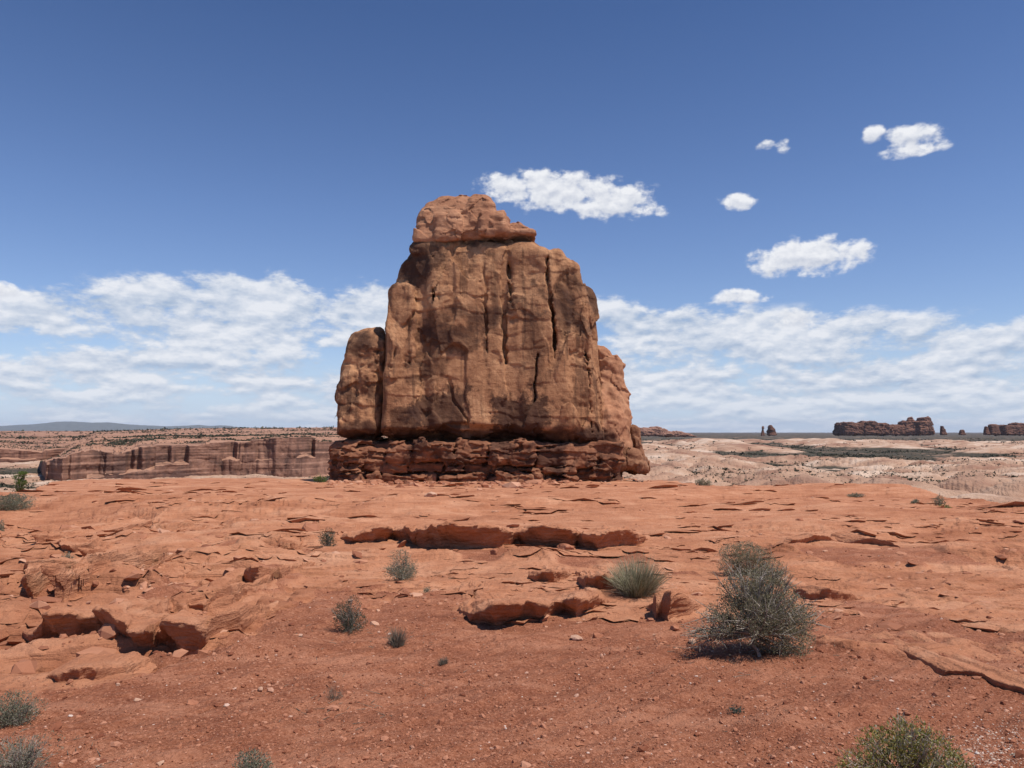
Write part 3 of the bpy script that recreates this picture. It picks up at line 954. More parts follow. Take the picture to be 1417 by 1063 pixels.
    put('pedestal', voxel_rock(bl, 0.15, 1.5, (4.0, 0.7),
        disp=[(3.2, 0.34, 0.6, 3, 0), (0.9, 0.16, 0.5, 3, 20)], k=0.18, seed=29,
        cell=(2.2, 0.6, 0.7), pits=(0.8, 0.25, 0.1), strata=[(1.0, .62, .01, 31)]),
        rock_mat('pedestal_sandstone', (0.42, 0.20, 0.112), (0.26, 0.108, 0.058), (0.13, 0.051, 0.030), 0.9, 0.9, 0.25, 0.2, VARN))
    return root


build_butte()


def boulder(name, label, cat, blocks, h, mat, warp, disp, cell=None, seed=0, k=0.3, group=None, pad=None, pits=None):
    V, F = voxel_rock(blocks, h, pad or 8 * h, warp, disp, k, seed, cell, pits=pits)
    c = np.array([(V[:, 0].min() + V[:, 0].max()) / 2, (V[:, 1].min() + V[:, 1].max()) / 2, V[:, 2].min()], f32)
    o = obj(name, mesh_np(name, V - c, F), mat, None, tuple(float(t) for t in c))
    tag(o, label, cat, group)
    return o


BOULDER_MAT = rock_mat('fallen_sandstone', (0.40, 0.215, 0.125), (0.31, 0.145, 0.08), (0.18, 0.075, 0.042), 1.0, 0.4, 0.1, 0.3, VARN)
boulder('boulder', 'leaning pointed sandstone block at the right foot of the butte', 'boulder',
        [B((870, 882), (868, 900), 588, 655, 70, 110, 6, 4, 72), B((876, 884), (880, 902), 604, 655, 64, 100, 5, 4, 68)], 0.13, BOULDER_MAT, (3.0, .4),
        [(2.2, .3, 1, 4, 0), (.7, .08, 1, 2, 3)], (2.0, .5, 1.2), 41)
boulder('boulder', 'rounded pale orange boulder resting at the right end of the butte pedestal', 'boulder',
        [B((858, 885), (848, 897), 619, 652, 30, 80, 13, 4, 40), B((880, 894), (878, 899), 638, 656, 26, 60, 6, 2, 36)], 0.13, BOULDER_MAT, (3.0, .4),
        [(2.2, .3, 1, 4, 0), (.7, .08, 1, 2, 3)], (2.0, .35, 1.2), 43)
print('butte', round(time.time() - T0, 1))


# ------------------------------------------------------------------ canyon wall beyond the rim on the left
def build_cliff(name, cols, prof, mat, amp, seed, nt=(10, 50, 12, 50, 220, 40)):
    """a wall that runs across the view: cols = picture columns, prof(px) -> d0, base row, rim row, bench row, bench depth, top row, top depth"""
    a, d0, zb, zt, dbn, zbn, dtp, ztp = prof(cols)
    T = []
    for k, n in enumerate(nt):
        T.append(np.linspace(k, k + 1, n, endpoint=False))
    T = np.concatenate(T + [np.array([len(nt)])])
    zm = zb + (zt - zb) * (0.48 + np.round(fbm2(cols / 120, cols * 0, 2, seed + 40) * 2.2) * 0.07 + fbm2(cols / 16, cols * 0, 3, seed + 41) * 0.03)
    td = 2 + 9 * sstep(fbm2(cols / 35, cols * 0, 3, seed + 44), -0.3, 0.4)
    key_d = np.stack([d0 - 40, d0, d0 + 2, d0 + td, d0 + td + 2, dbn, dtp])
    key_z = np.stack([zb - 6, zb, zm, zm + td * 0.16, zt, zbn, ztp])
    k = np.clip(np.floor(T).astype(int), 0, len(nt) - 1); fr = T - k
    D = key_d[k] * (1 - fr[:, None]) + key_d[k + 1] * fr[:, None]
    Z = key_z[k] * (1 - fr[:, None]) + key_z[k + 1] * fr[:, None]
    A = np.broadcast_to(a, D.shape)
    wall = sstep(T, 0.6, 1.05)[:, None] * sstep(T, 4.5, 4.0)[:, None]
    bench = sstep(T, 3.9, 4.1)[:, None]
    X = A * D; Y = D
    # benches: staircase of thin beds
    n = fbm2(X / 90, Y / 110, 5, seed) * 2.6
    st = 1.9
    q = (Z + n) / st; f = q - np.floor(q)
    Z = Z + bench * ((np.floor(q) + sstep(f, 0.90, 0.97)) * st - n - Z) * 0.95 * sstep(T, 6.0, 5.4)[:, None]
    Z = Z + bench * fbm2(X / 25, Y / 25, 3, seed + 3) * 0.8
    # wall: buttresses and alcoves that run the height of the wall, beds that stand out
    s_ = X
    p1 = perlin2(s_ / 34, Z / 220, seed + 5); p2 = np.abs(perlin2(s_ / 13, Z / 90, seed + 7)); p3 = np.abs(perlin2(s_ / 5.0, Z / 45, seed + 9))
    k_or = amp(CX + FPX * A)
    rel = p1 * 13 + perlin2(s_ / 75, Z / 300, seed + 6) * 16 + (p2 * 5.5 + p3 * 2.6) * k_or
    bd = fbm2(s_ / 60, Z / 3.5, 2, seed + 11) * 0.45 + fbm2(s_ / 9, Z / 9, 4, seed + 13) * 1.1
    Yn = Y - wall * (rel + bd)
    V = np.stack([A * Yn, Yn, Z], -1).reshape(-1, 3)
    return obj(name, mesh_np(name, V, grid_faces(len(T), len(cols))), mat)


def row_z(px, row, d):
    x, y, z = pdir(px, row)
    return z / y * d


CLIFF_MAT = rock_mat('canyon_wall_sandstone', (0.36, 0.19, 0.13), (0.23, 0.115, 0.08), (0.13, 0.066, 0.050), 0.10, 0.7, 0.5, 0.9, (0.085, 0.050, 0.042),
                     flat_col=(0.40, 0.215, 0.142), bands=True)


def prof_near(px):
    a = (px - CX) / FPX
    d0 = np.interp(px, [58, 62, 66, 90, 200, 300, 420, 470, 560, 640], [760, 560, 480, 470, 500, 530, 560, 600, 640, 700])
    zb = np.interp(px, [58, 300, 400, 470, 640], [-42, -37, -33, -32, -32])
    rim = np.interp(px, [58, 75, 100, 130, 165, 200, 260, 300, 330, 380, 430, 445, 470, 560], [640, 637, 629, 623, 627, 619, 615, 613, 611, 608, 604, 612, 612, 611])
    rim = rim + fbm2(px / 22, px * 0, 4, 333) * 1.6 + np.floor(fbm2(px / 40, px * 0, 2, 335) * 3) * .9
    zt = row_z(px, rim, d0)
    db = np.interp(px, [58, 640], [960, 1200])
    br = np.interp(px, [58, 80, 105, 135, 300, 470, 640], [641, 632, 613, 604, 602, 601, 601])
    zbn = row_z(px, br, db)
    dt = d0 * 0 + 3200
    tr = np.interp(px, [58, 80, 105, 135, 260, 300, 470, 640], [641, 630, 607, 597, 593, 592.5, 591.5, 592])
    return a, d0, zb, zt, db, zbn, dt, row_z(px, tr, dt)


def prof_far(px):
    a = (px - CX) / FPX
    d0 = np.interp(px, [-500, -100, 30, 60, 120, 260], [800, 840, 900, 930, 1000, 1150])
    zb = d0 * 0 - 42
    rim = np.interp(px, [-500, 0, 40, 60, 64, 120], [622, 626, 629, 631, 628, 622]) - 5
    zt = row_z(px, rim, d0)
    db = d0 * 1.9
    zbn = row_z(px, 603.5 + 0 * px, db)
    dt = d0 * 0 + 3600
    return a, d0, zb, zt, db, zbn, dt, row_z(px, 596.5 + 0 * px, dt)


c1 = np.concatenate([np.linspace(58, 70, 30, endpoint=False), np.linspace(70, 600, 900)])
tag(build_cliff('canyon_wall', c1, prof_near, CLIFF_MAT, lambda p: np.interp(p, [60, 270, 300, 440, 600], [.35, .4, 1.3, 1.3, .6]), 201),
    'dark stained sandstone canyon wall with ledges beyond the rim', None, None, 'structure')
tag(build_cliff('canyon_wall', np.linspace(-450, 250, 520), prof_far, CLIFF_MAT, lambda p: p * 0 + .4, 221, (8, 30, 8, 30, 140, 30)),
    'banded canyon wall in the distance at the far left', None, None, 'structure')


# ------------------------------------------------------------------ mesas, buttes and mountains on the horizon
FAR_MAT = rock_mat('far_sandstone', (0.27, 0.135, 0.09), (0.20, 0.095, 0.065), (0.125, 0.062, 0.045), 0.022, 0.8, 0.3, 4.0, (0.10, 0.05, 0.038))


def far_rock(name, label, cat, y, items, h, group=None, mat=None, seed=0):
    """items: (x0 top, x1 top, x0 bottom, x1 bottom, top row, bottom row, front offset, depth, radius) in photo pixels at distance y"""
    m = y / FPX
    bl = [Block((a_, b_), (c_, d_), t_, u_, y + f_ * m, y + (f_ + dp) * m, r_ * m, 2 * m, y + f_ * m + m) for (a_, b_, c_, d_, t_, u_, f_, dp, r_) in items]
    q_ = 1.0 if (items[0][3] - items[0][2]) > 8 else 0.3
    V, F = voxel_rock(bl, h * m, 4 * m, (9 * m, 1.3 * m * q_), [(7 * m, 1.1 * m * q_, .7, 3, 0), (2.2 * m, .45 * m, .7, 3, 20)], .6 * m * q_, seed, (4 * m, .9 * m * q_, 1.2), strata=[(3.2 * m, 1.0 * m * q_, 0, 31)])
    c = np.array([V[:, 0].mean(), V[:, 1].mean(), V[:, 2].min()], f32)
    return tag(obj(name, mesh_np(name, V - c, F), mat or FAR_MAT, None, tuple(float(t) for t in c)), label, cat, group)


FY = 4200.0
G_FAR = 'rock formations along the horizon'
far_rock('mesa', 'long flat dark red mesa on the horizon with a knob and a raised right end', 'mesa', FY,
         [(1170, 1232, 1167, 1240, 585.5, 602, 0, 40, 3), (1172, 1185, 1169, 1190, 584, 602, -3, 30, 3), (1198, 1216, 1196, 1224, 583, 602, -2, 30, 3), (1225, 1292, 1222, 1295, 588, 602, 2, 36, 3),
          (1254, 1272, 1250, 1276, 583, 600, 2, 26, 2.5), (1258, 1264, 1256, 1267, 577.5, 588, 6, 8, 1.6),
          (1274, 1290, 1270, 1295, 582.5, 602, -3, 34, 3), (1279, 1289, 1277, 1293, 577.5, 590, 2, 20, 2.5)], 0.42, G_FAR, None, 51)
far_rock('rock_spire', 'thin balanced rock spire left of the blunt knob on the horizon', 'rock spire', FY * .95,
         [(1054.5, 1057.5, 1054.5, 1057.5, 589.5, 594, 2, 4, 1.3), (1055.4, 1056.8, 1053.5, 1058.5, 593, 603, 2, 4, .6)], 0.3, G_FAR, None, 53)
far_rock('small_butte', 'blunt rock knob standing beside the thin spire on the horizon', 'small butte', FY * .95,
         [(1066, 1071, 1064.5, 1074, 589, 603, 0, 14, 2.5), (1069, 1073, 1067, 1075, 592, 603, 2, 10, 2)], 0.35, G_FAR, None, 55)
far_rock('small_butte', 'small dark knob just off the right end of the long mesa', 'small butte', FY,
         [(1304, 1306.5, 1303, 1310, 589.5, 602, 2, 7, 1.2), (1306, 1309, 1305, 1311, 593, 602, 2, 8, 1.2)], 0.3, G_FAR, None, 57)
far_rock('small_butte', 'tiny low knob between the long mesa and the right edge knobs', 'small butte', FY,
         [(1331, 1335, 1329, 1337, 594.5, 602, 2, 7, 1.2)], 0.3, G_FAR, None, 58)
far_rock('small_butte', 'pair of dark humps left of the mesa cut off by the right edge', 'small butte', FY,
         [(1365, 1368, 1363, 1371, 590, 602, 0, 7, 1.6), (1373, 1382, 1371, 1386, 587, 602, 2, 12, 2.6)], 0.35, G_FAR, None, 59)
far_rock('mesa', 'dark stepped mesa cut off by the right edge of the view', 'mesa', FY,
         [(1394, 1470, 1391, 1480, 588.5, 602, 0, 30, 2), (1406, 1440, 1403, 1450, 585.5, 600, 3, 20, 2)], 0.42, G_FAR, None, 61)
far_rock('mesa', 'low pale pink mesa on the horizon just right of the butte', 'mesa', FY * .8,
         [(880, 920, 870, 935, 592.5, 603, 0, 40, 2), (902, 916, 898, 924, 591, 600, 2, 30, 2), (925, 945, 915, 965, 597.5, 604, 4, 30, 1.5)], 0.42, G_FAR,
         rock_mat('pale_far_sandstone', (0.42, 0.23, 0.16), (0.33, 0.17, 0.12), (0.22, 0.11, 0.08), 0.022, 0.8, 0.1, 4.0), 63)


def build_mountains():
    d = 42000.0
    px = np.linspace(-700, 620, 500)
    top = np.interp(px, [-700, -400, -100, 0, 40, 65, 80, 100, 130, 150, 180, 230, 262, 275, 290, 310, 330, 400, 620],
                    [592, 588, 589, 590.5, 588.5, 586.5, 584.5, 584.5, 586, 585.5, 588.5, 591, 590, 588.8, 590.5, 589.5, 592, 596, 598])
    top = top - 1.0
    a = (px - CX) / FPX
    T = np.linspace(0, 1, 24)
    V = []
    for t in T:
        dd = d - 5000 * (1 - t)
        zt = row_z(px, top, d)
        z = -60 + (zt + 60) * (t ** 0.8) + fbm2(px / 14, np.full_like(px, t * 5), 4, 301) * 55 * math.sin(t * 3.0) + perlin2(px / 5, px * 0, 305) * 14 * t
        V.append(np.stack([a * dd, np.full_like(px, dd), z], 1))
    for t in (0.5, 0.0):
        dd = d + 5000 * (1 - t)
        V.append(np.stack([a * dd, np.full_like(px, dd), -60 + (row_z(px, top, d) + 60) * t], 1))
    V = np.concatenate(V)
    mat = bpy.data.materials.new('mountain_forest'); mat.use_nodes = True
    b = mat.node_tree.nodes['Principled BSDF']; b.inputs['Base Color'].default_value = (0.10, 0.10, 0.085, 1); b.inputs['Roughness'].default_value = 1
    tag(obj('mountains', mesh_np('mountains', V, grid_faces(26, len(px))), mat), 'low blue mountains on the far left horizon', None, None, 'structure')


build_mountains()
print('far', round(time.time() - T0, 1))


# ------------------------------------------------------------------ ledges of bedrock
def smax(a, b, k):
    return -smin(-a, -b, k)


def ledge(label, pts, back, under=0.6, h=None, seed=0, name='rock_ledge', cat='rock ledge', strata=0.5, mat=None, group='undercut ledges in the slickrock', rough=1.0):
    """pts: (px, row of the foot, height in px) from left to right; an undercut step of bedrock that runs back into the slope"""
    P = np.array(pts, float)
    X_, Y_ = [], []
    for (px, py, _) in pts:
        x, y = at(px, py); X_.append(x); Y_.append(y)
    X_ = np.array(X_); Y_ = np.array(Y_)
    H_ = P[:, 2] / FPX * Y_ * (1.08 if P[:, 0].max() < 420 else 1.0)
    o = np.argsort(X_); X_, Y_, H_ = X_[o], Y_[o], H_[o]
    Hm = H_.max(); ym = Y_.mean()
    h = h or max(0.75 * ym / FPX * 1.3, 0.016)
    w = 0.10 * Hm + 0.02
    lo = np.array([X_.min() - 0.15, Y_.min() - 0.7 * Hm, 0.0]); hi = np.array([X_.max() + 0.15, Y_.max() + back, 0.0])
    cx = np.linspace(lo[0], hi[0], 40); cy = np.linspace(lo[1], hi[1], 40)
    gg = gz(*np.meshgrid(cx, cy))
    lo[2] = gg.min() - 0.12; hi[2] = gg.max() + Hm * 1.25
    n = np.ceil((hi - lo) / h).astype(int) + 1
    gx, gy, gzz = [lo[i] + np.arange(n[i]) * h for i in range(3)]
    XX, YY = np.meshgrid(gx, gy, indexing='ij')
    ZG = gz(XX, YY)
    xj = XX + fbm2(XX / (1.6 * Hm + .2), YY / (1.6 * Hm + .2), 3, seed + 1) * Hm * 0.35
    yb = np.interp(xj, X_, Y_) + fbm2(XX / (2.2 * Hm), YY / (2.2 * Hm), 4, seed + 2) * Hm * 0.45 * rough
    Hh = np.interp(xj, X_, H_, left=-0.06, right=-0.06)
    Hh = np.where(Hh < 0.02, -0.05, Hh)
    zfoot = gz(XX, np.minimum(yb, YY.max()))
    t = np.clip((YY - yb) / back, 0, 1)
    top = np.maximum(ZG, zfoot) * t + zfoot * (1 - t) + Hh * (1 - t ** 1.6) - 0.05 * t
    top = top + fbm2(XX / 0.9, YY / 0.7, 4, seed + 4) * 0.10 * Hm * rough
    f = np.empty(tuple(n), f32)

    def sl(k):
        z = gzz[k]
        tz = np.clip((z - zfoot) / np.maximum(Hh, 0.05), 0, 1)
        rec = under * np.maximum(Hh, 0) * (1 - tz ** 1.4) ** 1.0
        q = (z - zfoot) / max(0.16 * Hm, .03) + fbm2(XX / (3 * Hm), YY / (3 * Hm), 3, seed + 6) * 1.3
        fr = q - np.floor(q)
        bedn = strata * (fr - 0.5) * 0.10 * Hm
        nz_ = perlin3(XX / (0.55 * Hm), YY / (0.55 * Hm), z / (0.4 * Hm) + 0 * XX, seed + 8) * 0.10 * Hm * rough + perlin3(XX / (0.18 * Hm), YY / (0.18 * Hm), z / (0.12 * Hm) + 0 * XX, seed + 9) * 0.035 * Hm * rough
        front = (yb + rec + bedn + nz_) - YY
        a = (z - top) * 0.9 + nz_ * 0.4
        f[:, :, k] = smax(a, front * 0.8, 0.26 * Hm)
    list(_POOL.map(sl, range(n[2])))
    f[0], f[-1] = 9, 9; f[:, 0], f[:, -1] = 9, 9; f[:, :, 0], f[:, :, -1] = 9, 9
    V, F = surface_nets(f, lo, h)
    # the part buried in the slope is not needed
    zz = gz(V[:, 0], V[:, 1])
    keep = V[:, 2] > zz - 0.08
    kf = keep[F].any(1)
    F = F[kf]
    used = np.unique(F); m = np.full(len(V), -1); m[used] = np.arange(len(used))
    V = V[used]; F = m[F]
    c = np.array([V[:, 0].mean(), V[:, 1].min(), V[:, 2].min()], f32)
    o_ = obj(name, mesh_np(name, V - c, F), mat or LEDGE_MAT, None, tuple(float(v) for v in c))
    return tag(o_, label, cat, group)


def ledge_mat():
    mat = GROUND_MAT.copy(); mat.name = 'slickrock_ledge'
    return mat


LEDGE_MAT = ledge_mat()
LEDGES = [
    ('long broken ledge across the middle of the slope, black shadow under its deepest part', [(470, 752, 0), (482, 755, 12), (500, 755, 20), (530, 753, 22), (548, 749, 15), (556, 752, 22), (580, 761, 30), (620, 767, 37), (660, 768, 37), (695, 763, 30), (710, 758, 20),
        (722, 757, 20), (750, 762, 32), (785, 763, 28), (800, 760, 18), (814, 764, 24), (840, 767, 30), (868, 761, 24), (890, 755, 12), (906, 750, 0)], 3.2, 1.25),
    ('thick front ledge with a black hollow beneath, above the pale flat stone', [(634, 846, 0), (648, 864, 14), (680, 880, 38), (720, 877, 40), (752, 868, 30), (764, 858, 20), (774, 855, 24), (792, 861, 32), (818, 855, 28), (836, 842, 12), (846, 836, 0)], 2.4, 1.25),
    ('small dark notch ledge above the thick front ledge', [(730, 800, 0), (742, 806, 16), (762, 809, 20), (782, 802, 10), (794, 797, 0)], 1.4, .8),
    ('low ledge left of the yellow green tuft of stems', [(802, 808, 0), (815, 819, 18), (838, 824, 24), (855, 818, 14), (864, 812, 0)], 1.4, .8),
    ('upright lump of dark fractured rock left of the big grey bush', [(903, 858, 0), (910, 870, 44), (926, 870, 52), (944, 860, 36), (958, 850, 14), (968, 842, 0)], 1.3, .45),
    ('thin shadowed lip of slickrock right of the big grey bush', [(1078, 757, 0), (1098, 757, 6), (1128, 753, 11), (1146, 751, 8), (1164, 747, 0)], 1.8, 1.0),
    ('thin crooked lip of slickrock farthest right on the slope', [(1170, 746, 0), (1190, 749, 6), (1215, 753, 9), (1236, 756, 6), (1250, 758, 0)], 1.6, .9),
    ('short low lip right of the big grey bush at the level of its middle', [(1105, 815, 0), (1122, 822, 10), (1150, 826, 14), (1178, 820, 10), (1200, 812, 0)], 1.5, .3),
    ('low layered slab just breaking the soil at the right edge', [(1296, 930, 0), (1310, 936, 6), (1340, 941, 7), (1380, 953, 9), (1430, 966, 9), (1500, 982, 8), (1560, 993, 0)], 2.0, .8),
    ('hooked broken overhang at the left, leaning over a dark cleft', [(20, 798, 0), (32, 830, 36), (48, 838, 46), (66, 830, 38), (84, 822, 32), (104, 824, 36), (124, 816, 26), (140, 800, 8), (150, 794, 0)], 2.2, .85),
    ('long connected ledge of rounded blocks above the soil in the left foreground', [(26, 850, 0), (42, 866, 18), (75, 880, 34), (110, 877, 30), (134, 880, 28), (150, 893, 40), (185, 899, 47), (200, 892, 34), (216, 897, 42), (240, 896, 40), (265, 892, 38), (295, 881, 30), (325, 866, 20), (352, 852, 0)], 2.2, 1.0),
    ('square block with a dark left side below the small dark bush', [(334, 796, 0), (344, 807, 28), (362, 806, 32), (382, 799, 24), (396, 789, 6), (404, 786, 0)], 1.5, .7),
    ('small shadowed ledge high on the left slope', [(74, 757, 0), (88, 764, 14), (108, 767, 18), (128, 764, 14), (142, 756, 0)], 1.6, 1.0),
    ('broken ledge high at the left edge of the slope', [(14, 732, 0), (26, 746, 10), (44, 754, 15), (58, 752, 10), (72, 745, 0)], 1.6, .9),
    ('short shadowed ledge left of the small dark bush', [(374, 757, 0), (386, 762, 10), (402, 761, 13), (414, 754, 6), (420, 751, 0)], 1.4, .9),
    ('low rough rock in the soil at the left, below the long ledge of rounded blocks', [(56, 940, 0), (76, 949, 12), (98, 950, 17), (130, 943, 15), (158, 932, 8), (172, 926, 0)], .75, .5),
    ('thin lip high on the slope between the shadowed ledge and the square block', [(196, 790, 0), (212, 797, 8), (238, 796, 12), (262, 788, 8), (278, 782, 0)], 1.5, .8),
    ('tiny dark ledge near the top of the left slope', [(200, 728, 0), (208, 733, 6), (220, 734, 8), (232, 731, 4), (240, 729, 0)], 1.6, 1.0),
    ('second tiny dark ledge near the top of the left slope', [(226, 732, 0), (236, 738, 7), (248, 738, 8), (260, 733, 0)], 1.6, 1.0),
    ('long thin lip on the left slope above the ledge of rounded blocks', [(256, 838, 0), (276, 842, 10), (306, 832, 13), (338, 820, 9), (360, 812, 0)], 1.4, .6),
]
for i, (lab, pts, back, un) in enumerate(LEDGES):
    ledge(lab, pts, back, un, seed=500 + i * 13)
print('ledges', round(time.time() - T0, 1))


# ------------------------------------------------------------------ loose stones
_t = (1 + 5 ** .5) / 2
ICO_V = np.array([(-1, _t, 0), (1, _t, 0), (-1, -_t, 0), (1, -_t, 0), (0, -1, _t), (0, 1, _t), (0, -1, -_t), (0, 1, -_t), (_t, 0, -1), (_t, 0, 1), (-_t, 0, -1), (-_t, 0, 1)], f32) / 1.9
ICO_F = np.array([(0, 11, 5), (0, 5, 1), (0, 1, 7), (0, 7, 10), (0, 10, 11), (1, 5, 9), (5, 11, 4), (11, 10, 2), (10, 7, 6), (7, 1, 8), (3, 9, 4), (3, 4, 2), (3, 2, 6), (3, 6, 8), (3, 8, 9), (4, 9, 5), (2, 4, 11), (6, 2, 10), (8, 6, 7), (9, 8, 1)], np.int32)


def stone_mat(name, stops):
    mat = bpy.data.materials.new(name); mat.use_nodes = True
    g = NT(mat.node_tree)
    out = g.n('ShaderNodeOutputMaterial'); bs = g.n('ShaderNodeBsdfPrincipled'); g.t.links.new(bs.outputs[0], out.inputs[0])
    bs.inputs['Roughness'].default_value = 0.9; bs.inputs['Specular IOR Level'].default_value = 0.15
    rnd = g.n('ShaderNodeNewGeometry').outputs['Random Per Island']
    co = g.n('ShaderNodeTexCoord').outputs['Object']
    col = g.ramp(rnd, stops)
    col = g.mix(0.5, col, g.ramp(g.noise(co, 60.0, 5, .7), [(.3, (.6, .6, .6)), (.7, (1, 1, 1))]), 'MULTIPLY')
    g.set(bs.inputs['Base Color'], col)
    return mat


RED = [(0.0, (0.20, 0.065, 0.035)), (0.35, (0.31, 0.115, 0.062)), (0.7, (0.42, 0.175, 0.10)), (0.95, (0.50, 0.24, 0.15)), (0.99, (0.56, 0.34, 0.25)), (1.0, (0.66, 0.52, 0.44))]
PALE = [(0.0, (0.50, 0.29, 0.20)), (0.6, (0.60, 0.43, 0.33)), (1.0, (0.72, 0.62, 0.53))]


def stones(px, py, size, rs, flat=0.6, sink=0.25):
    x, y = at_np(px, py)
    zz = gz(x, y)
    n = len(x)
    S = size[:, None] * np.stack([rs.uniform(.7, 1.5, n), rs.uniform(.7, 1.3, n), rs.uniform(.35, .9, n) * flat / .6], 1)
    jit = rs.uniform(0.72, 1.25, (n, 12, 1))
    P = ICO_V[None] * jit * S[:, None, :]
    an = rs.uniform(0, 6.283, n); ti = rs.normal(0, .3, n)
    c, s_ = np.cos(ti)[:, None], np.sin(ti)[:, None]
    Px, Py, Pz = P[..., 0] * c + P[..., 2] * s_, P[..., 1], -P[..., 0] * s_ + P[..., 2] * c
    c, s_ = np.cos(an)[:, None], np.sin(an)[:, None]
    V = np.stack([Px * c - Py * s_ + x[:, None], Px * s_ + Py * c + y[:, None], Pz + (zz + S[:, 2] * (0.5 - sink))[:, None]], -1)
    F = ICO_F[None] + (np.arange(n) * 12)[:, None, None]
    return V.reshape(-1, 3), F.reshape(-1, 3)


def build_gravel():
    rs = np.random.RandomState(77)
    n = 46000
    px = rs.uniform(-280, 1700, n); py = 1110 - 390 * rs.beta(1.0, 1.25, n)
    x, y = at_np(px, py)
    ia = np.clip(np.searchsorted(GA, x / spread(y)), 0, len(GA) - 1); jd = np.clip(np.searchsorted(GD, y), 0, len(GD) - 1)
    so = GSOIL[jd, ia]
    cl = fbm2(x / 1.3, y / 1.3, 3, 801)
    keep = rs.rand(n) < np.clip(0.08 + so * 0.75 + cl * 0.55, 0.03, 1)
    px, py, y = px[keep], py[keep], y[keep]
    size = np.minimum(rs.lognormal(math.log(0.0078), 0.55, len(px)), 0.06) * (0.75 + y / 22)
    V, F = stones(px, py, size, rs)
    tag(obj('gravel', mesh_np('gravel', V, F, False), stone_mat('red_gravel', RED)), 'red sandstone grit and gravel lying on the soil', None, None, 'stuff')
    n = 2600
    px = np.concatenate([rs.normal(1385, 60, n // 2), rs.uniform(650, 1650, n // 2)]); py = np.concatenate([rs.normal(1045, 26, n // 2), rs.uniform(900, 1090, n // 2)])
    k = rs.rand(n) < np.where(np.arange(n) < n // 2, 1.0, np.clip((px - 500) / 1800, .05, .3))
    px, py = px[k], py[k]
    V, F = stones(px, py, rs.lognormal(math.log(0.0062), 0.4, len(px)), rs)
    tag(obj('pale_chips', mesh_np('pale_chips', V, F, False), stone_mat('pale_gravel', PALE)), 'pale stone chips scattered on the soil at the lower right', None, None, 'stuff')


build_gravel()
PALE_STONE = rock_mat('pale_stone', (0.66, 0.44, 0.33), (0.58, 0.35, 0.24), (0.42, 0.22, 0.14), 4.0, .6, 0, .02)
RED_STONE = rock_mat('red_stone', (0.50, 0.24, 0.145), (0.42, 0.17, 0.095), (0.28, 0.10, 0.055), 4.0, .6, 0, .02)


def stone(label, px, py, wpx, hpx, mat, seed, flat=.7):
    x, y = at(px, py); z = float(gz(x, y)); m = y / FPX
    w, hh = wpx * m / 2, hpx * m / 2
    rs = np.random.RandomState(seed)
    h = w / 11
    ax = np.arange(-1.7 * w, 1.7 * w + h, h); az_ = np.arange(-1.7 * max(hh, .4 * w), 1.7 * max(hh, .4 * w) + h, h)
    XX, YY, ZZ = np.meshgrid(ax, ax, az_, indexing='ij')
    f = np.sqrt((XX / w) ** 2 + (YY / (w * .8)) ** 2 + (ZZ / hh) ** 2) - 1
    for _ in range(9):
        d = rs.normal(size=3); d /= np.linalg.norm(d)
        f = np.maximum(f, (XX / w) * d[0] + (YY / (w * .8)) * d[1] + (ZZ / hh) * d[2] - rs.uniform(.5, .85))
    f = f.astype(f32) + fbm3(XX / w * 1.6, YY / w * 1.6, ZZ / hh * 1.6, 3, seed) * 0.09
    f[0], f[-1] = 9, 9; f[:, 0], f[:, -1] = 9, 9; f[:, :, 0], f[:, :, -1] = 9, 9
    V, F = surface_nets(f, (ax[0], ax[0], az_[0]), h)
    o = obj('stone', mesh_np('stone', V, F), mat, None, (x, y, z + hh * .55))
    o.rotation_euler = (rs.normal(0, .12), rs.normal(0, .12), rs.uniform(0, 6))
    return tag(o, label, 'stone', 'loose stones on the slope')


for i, a_ in enumerate([
    ('pale flat stone on the soil below the thick front ledge', 797, 886, 20, 9, PALE_STONE),
    ('white stone alone on the soil in the left foreground', 361, 956, 10, 7, PALE_STONE),
    ('small white stone on the soil below the ledge of rounded blocks', 163, 952, 7, 5, PALE_STONE),
    ('thin pale stone lying flat near the bottom at the left', 190, 966, 13, 4, PALE_STONE),
    ('loose red slab leaning at the foot of the long broken ledge', 783, 764, 34, 12, RED_STONE),
    ('loose red block at the foot of the longest undercut ledge', 683, 770, 14, 11, RED_STONE),
    ('pale stone at the bottom edge left of the centre', 222, 1057, 14, 6, PALE_STONE),
    ('pinkish stone above the bottom edge at the left', 247, 1040, 13, 9, RED_STONE),
    ('pale pile of stone on the bare rock before the butte', 595, 705, 22, 9, PALE_STONE),
    ('dark red stone on the soil below the pale flat stone', 826, 881, 16, 9, RED_STONE),
    ('red stone beside the grey twiggy plant', 512, 922, 12, 7, RED_STONE),
    ('flat dark red stone on the bare soil at the left', 265, 972, 24, 4, RED_STONE),
    ('small dark stone in the soil left of the centre', 390, 972, 10, 6, RED_STONE),
    ('pair topped red stone right below the upright fractured rock', 935, 874, 22, 8, RED_STONE),
    ('pale stone on the soil below the big grey bush', 958, 893, 12, 6, PALE_STONE),
    ('red stone lying left of the tiny green plant', 908, 972, 14, 6, RED_STONE),
]):
    stone(*a_, 900 + i * 7)


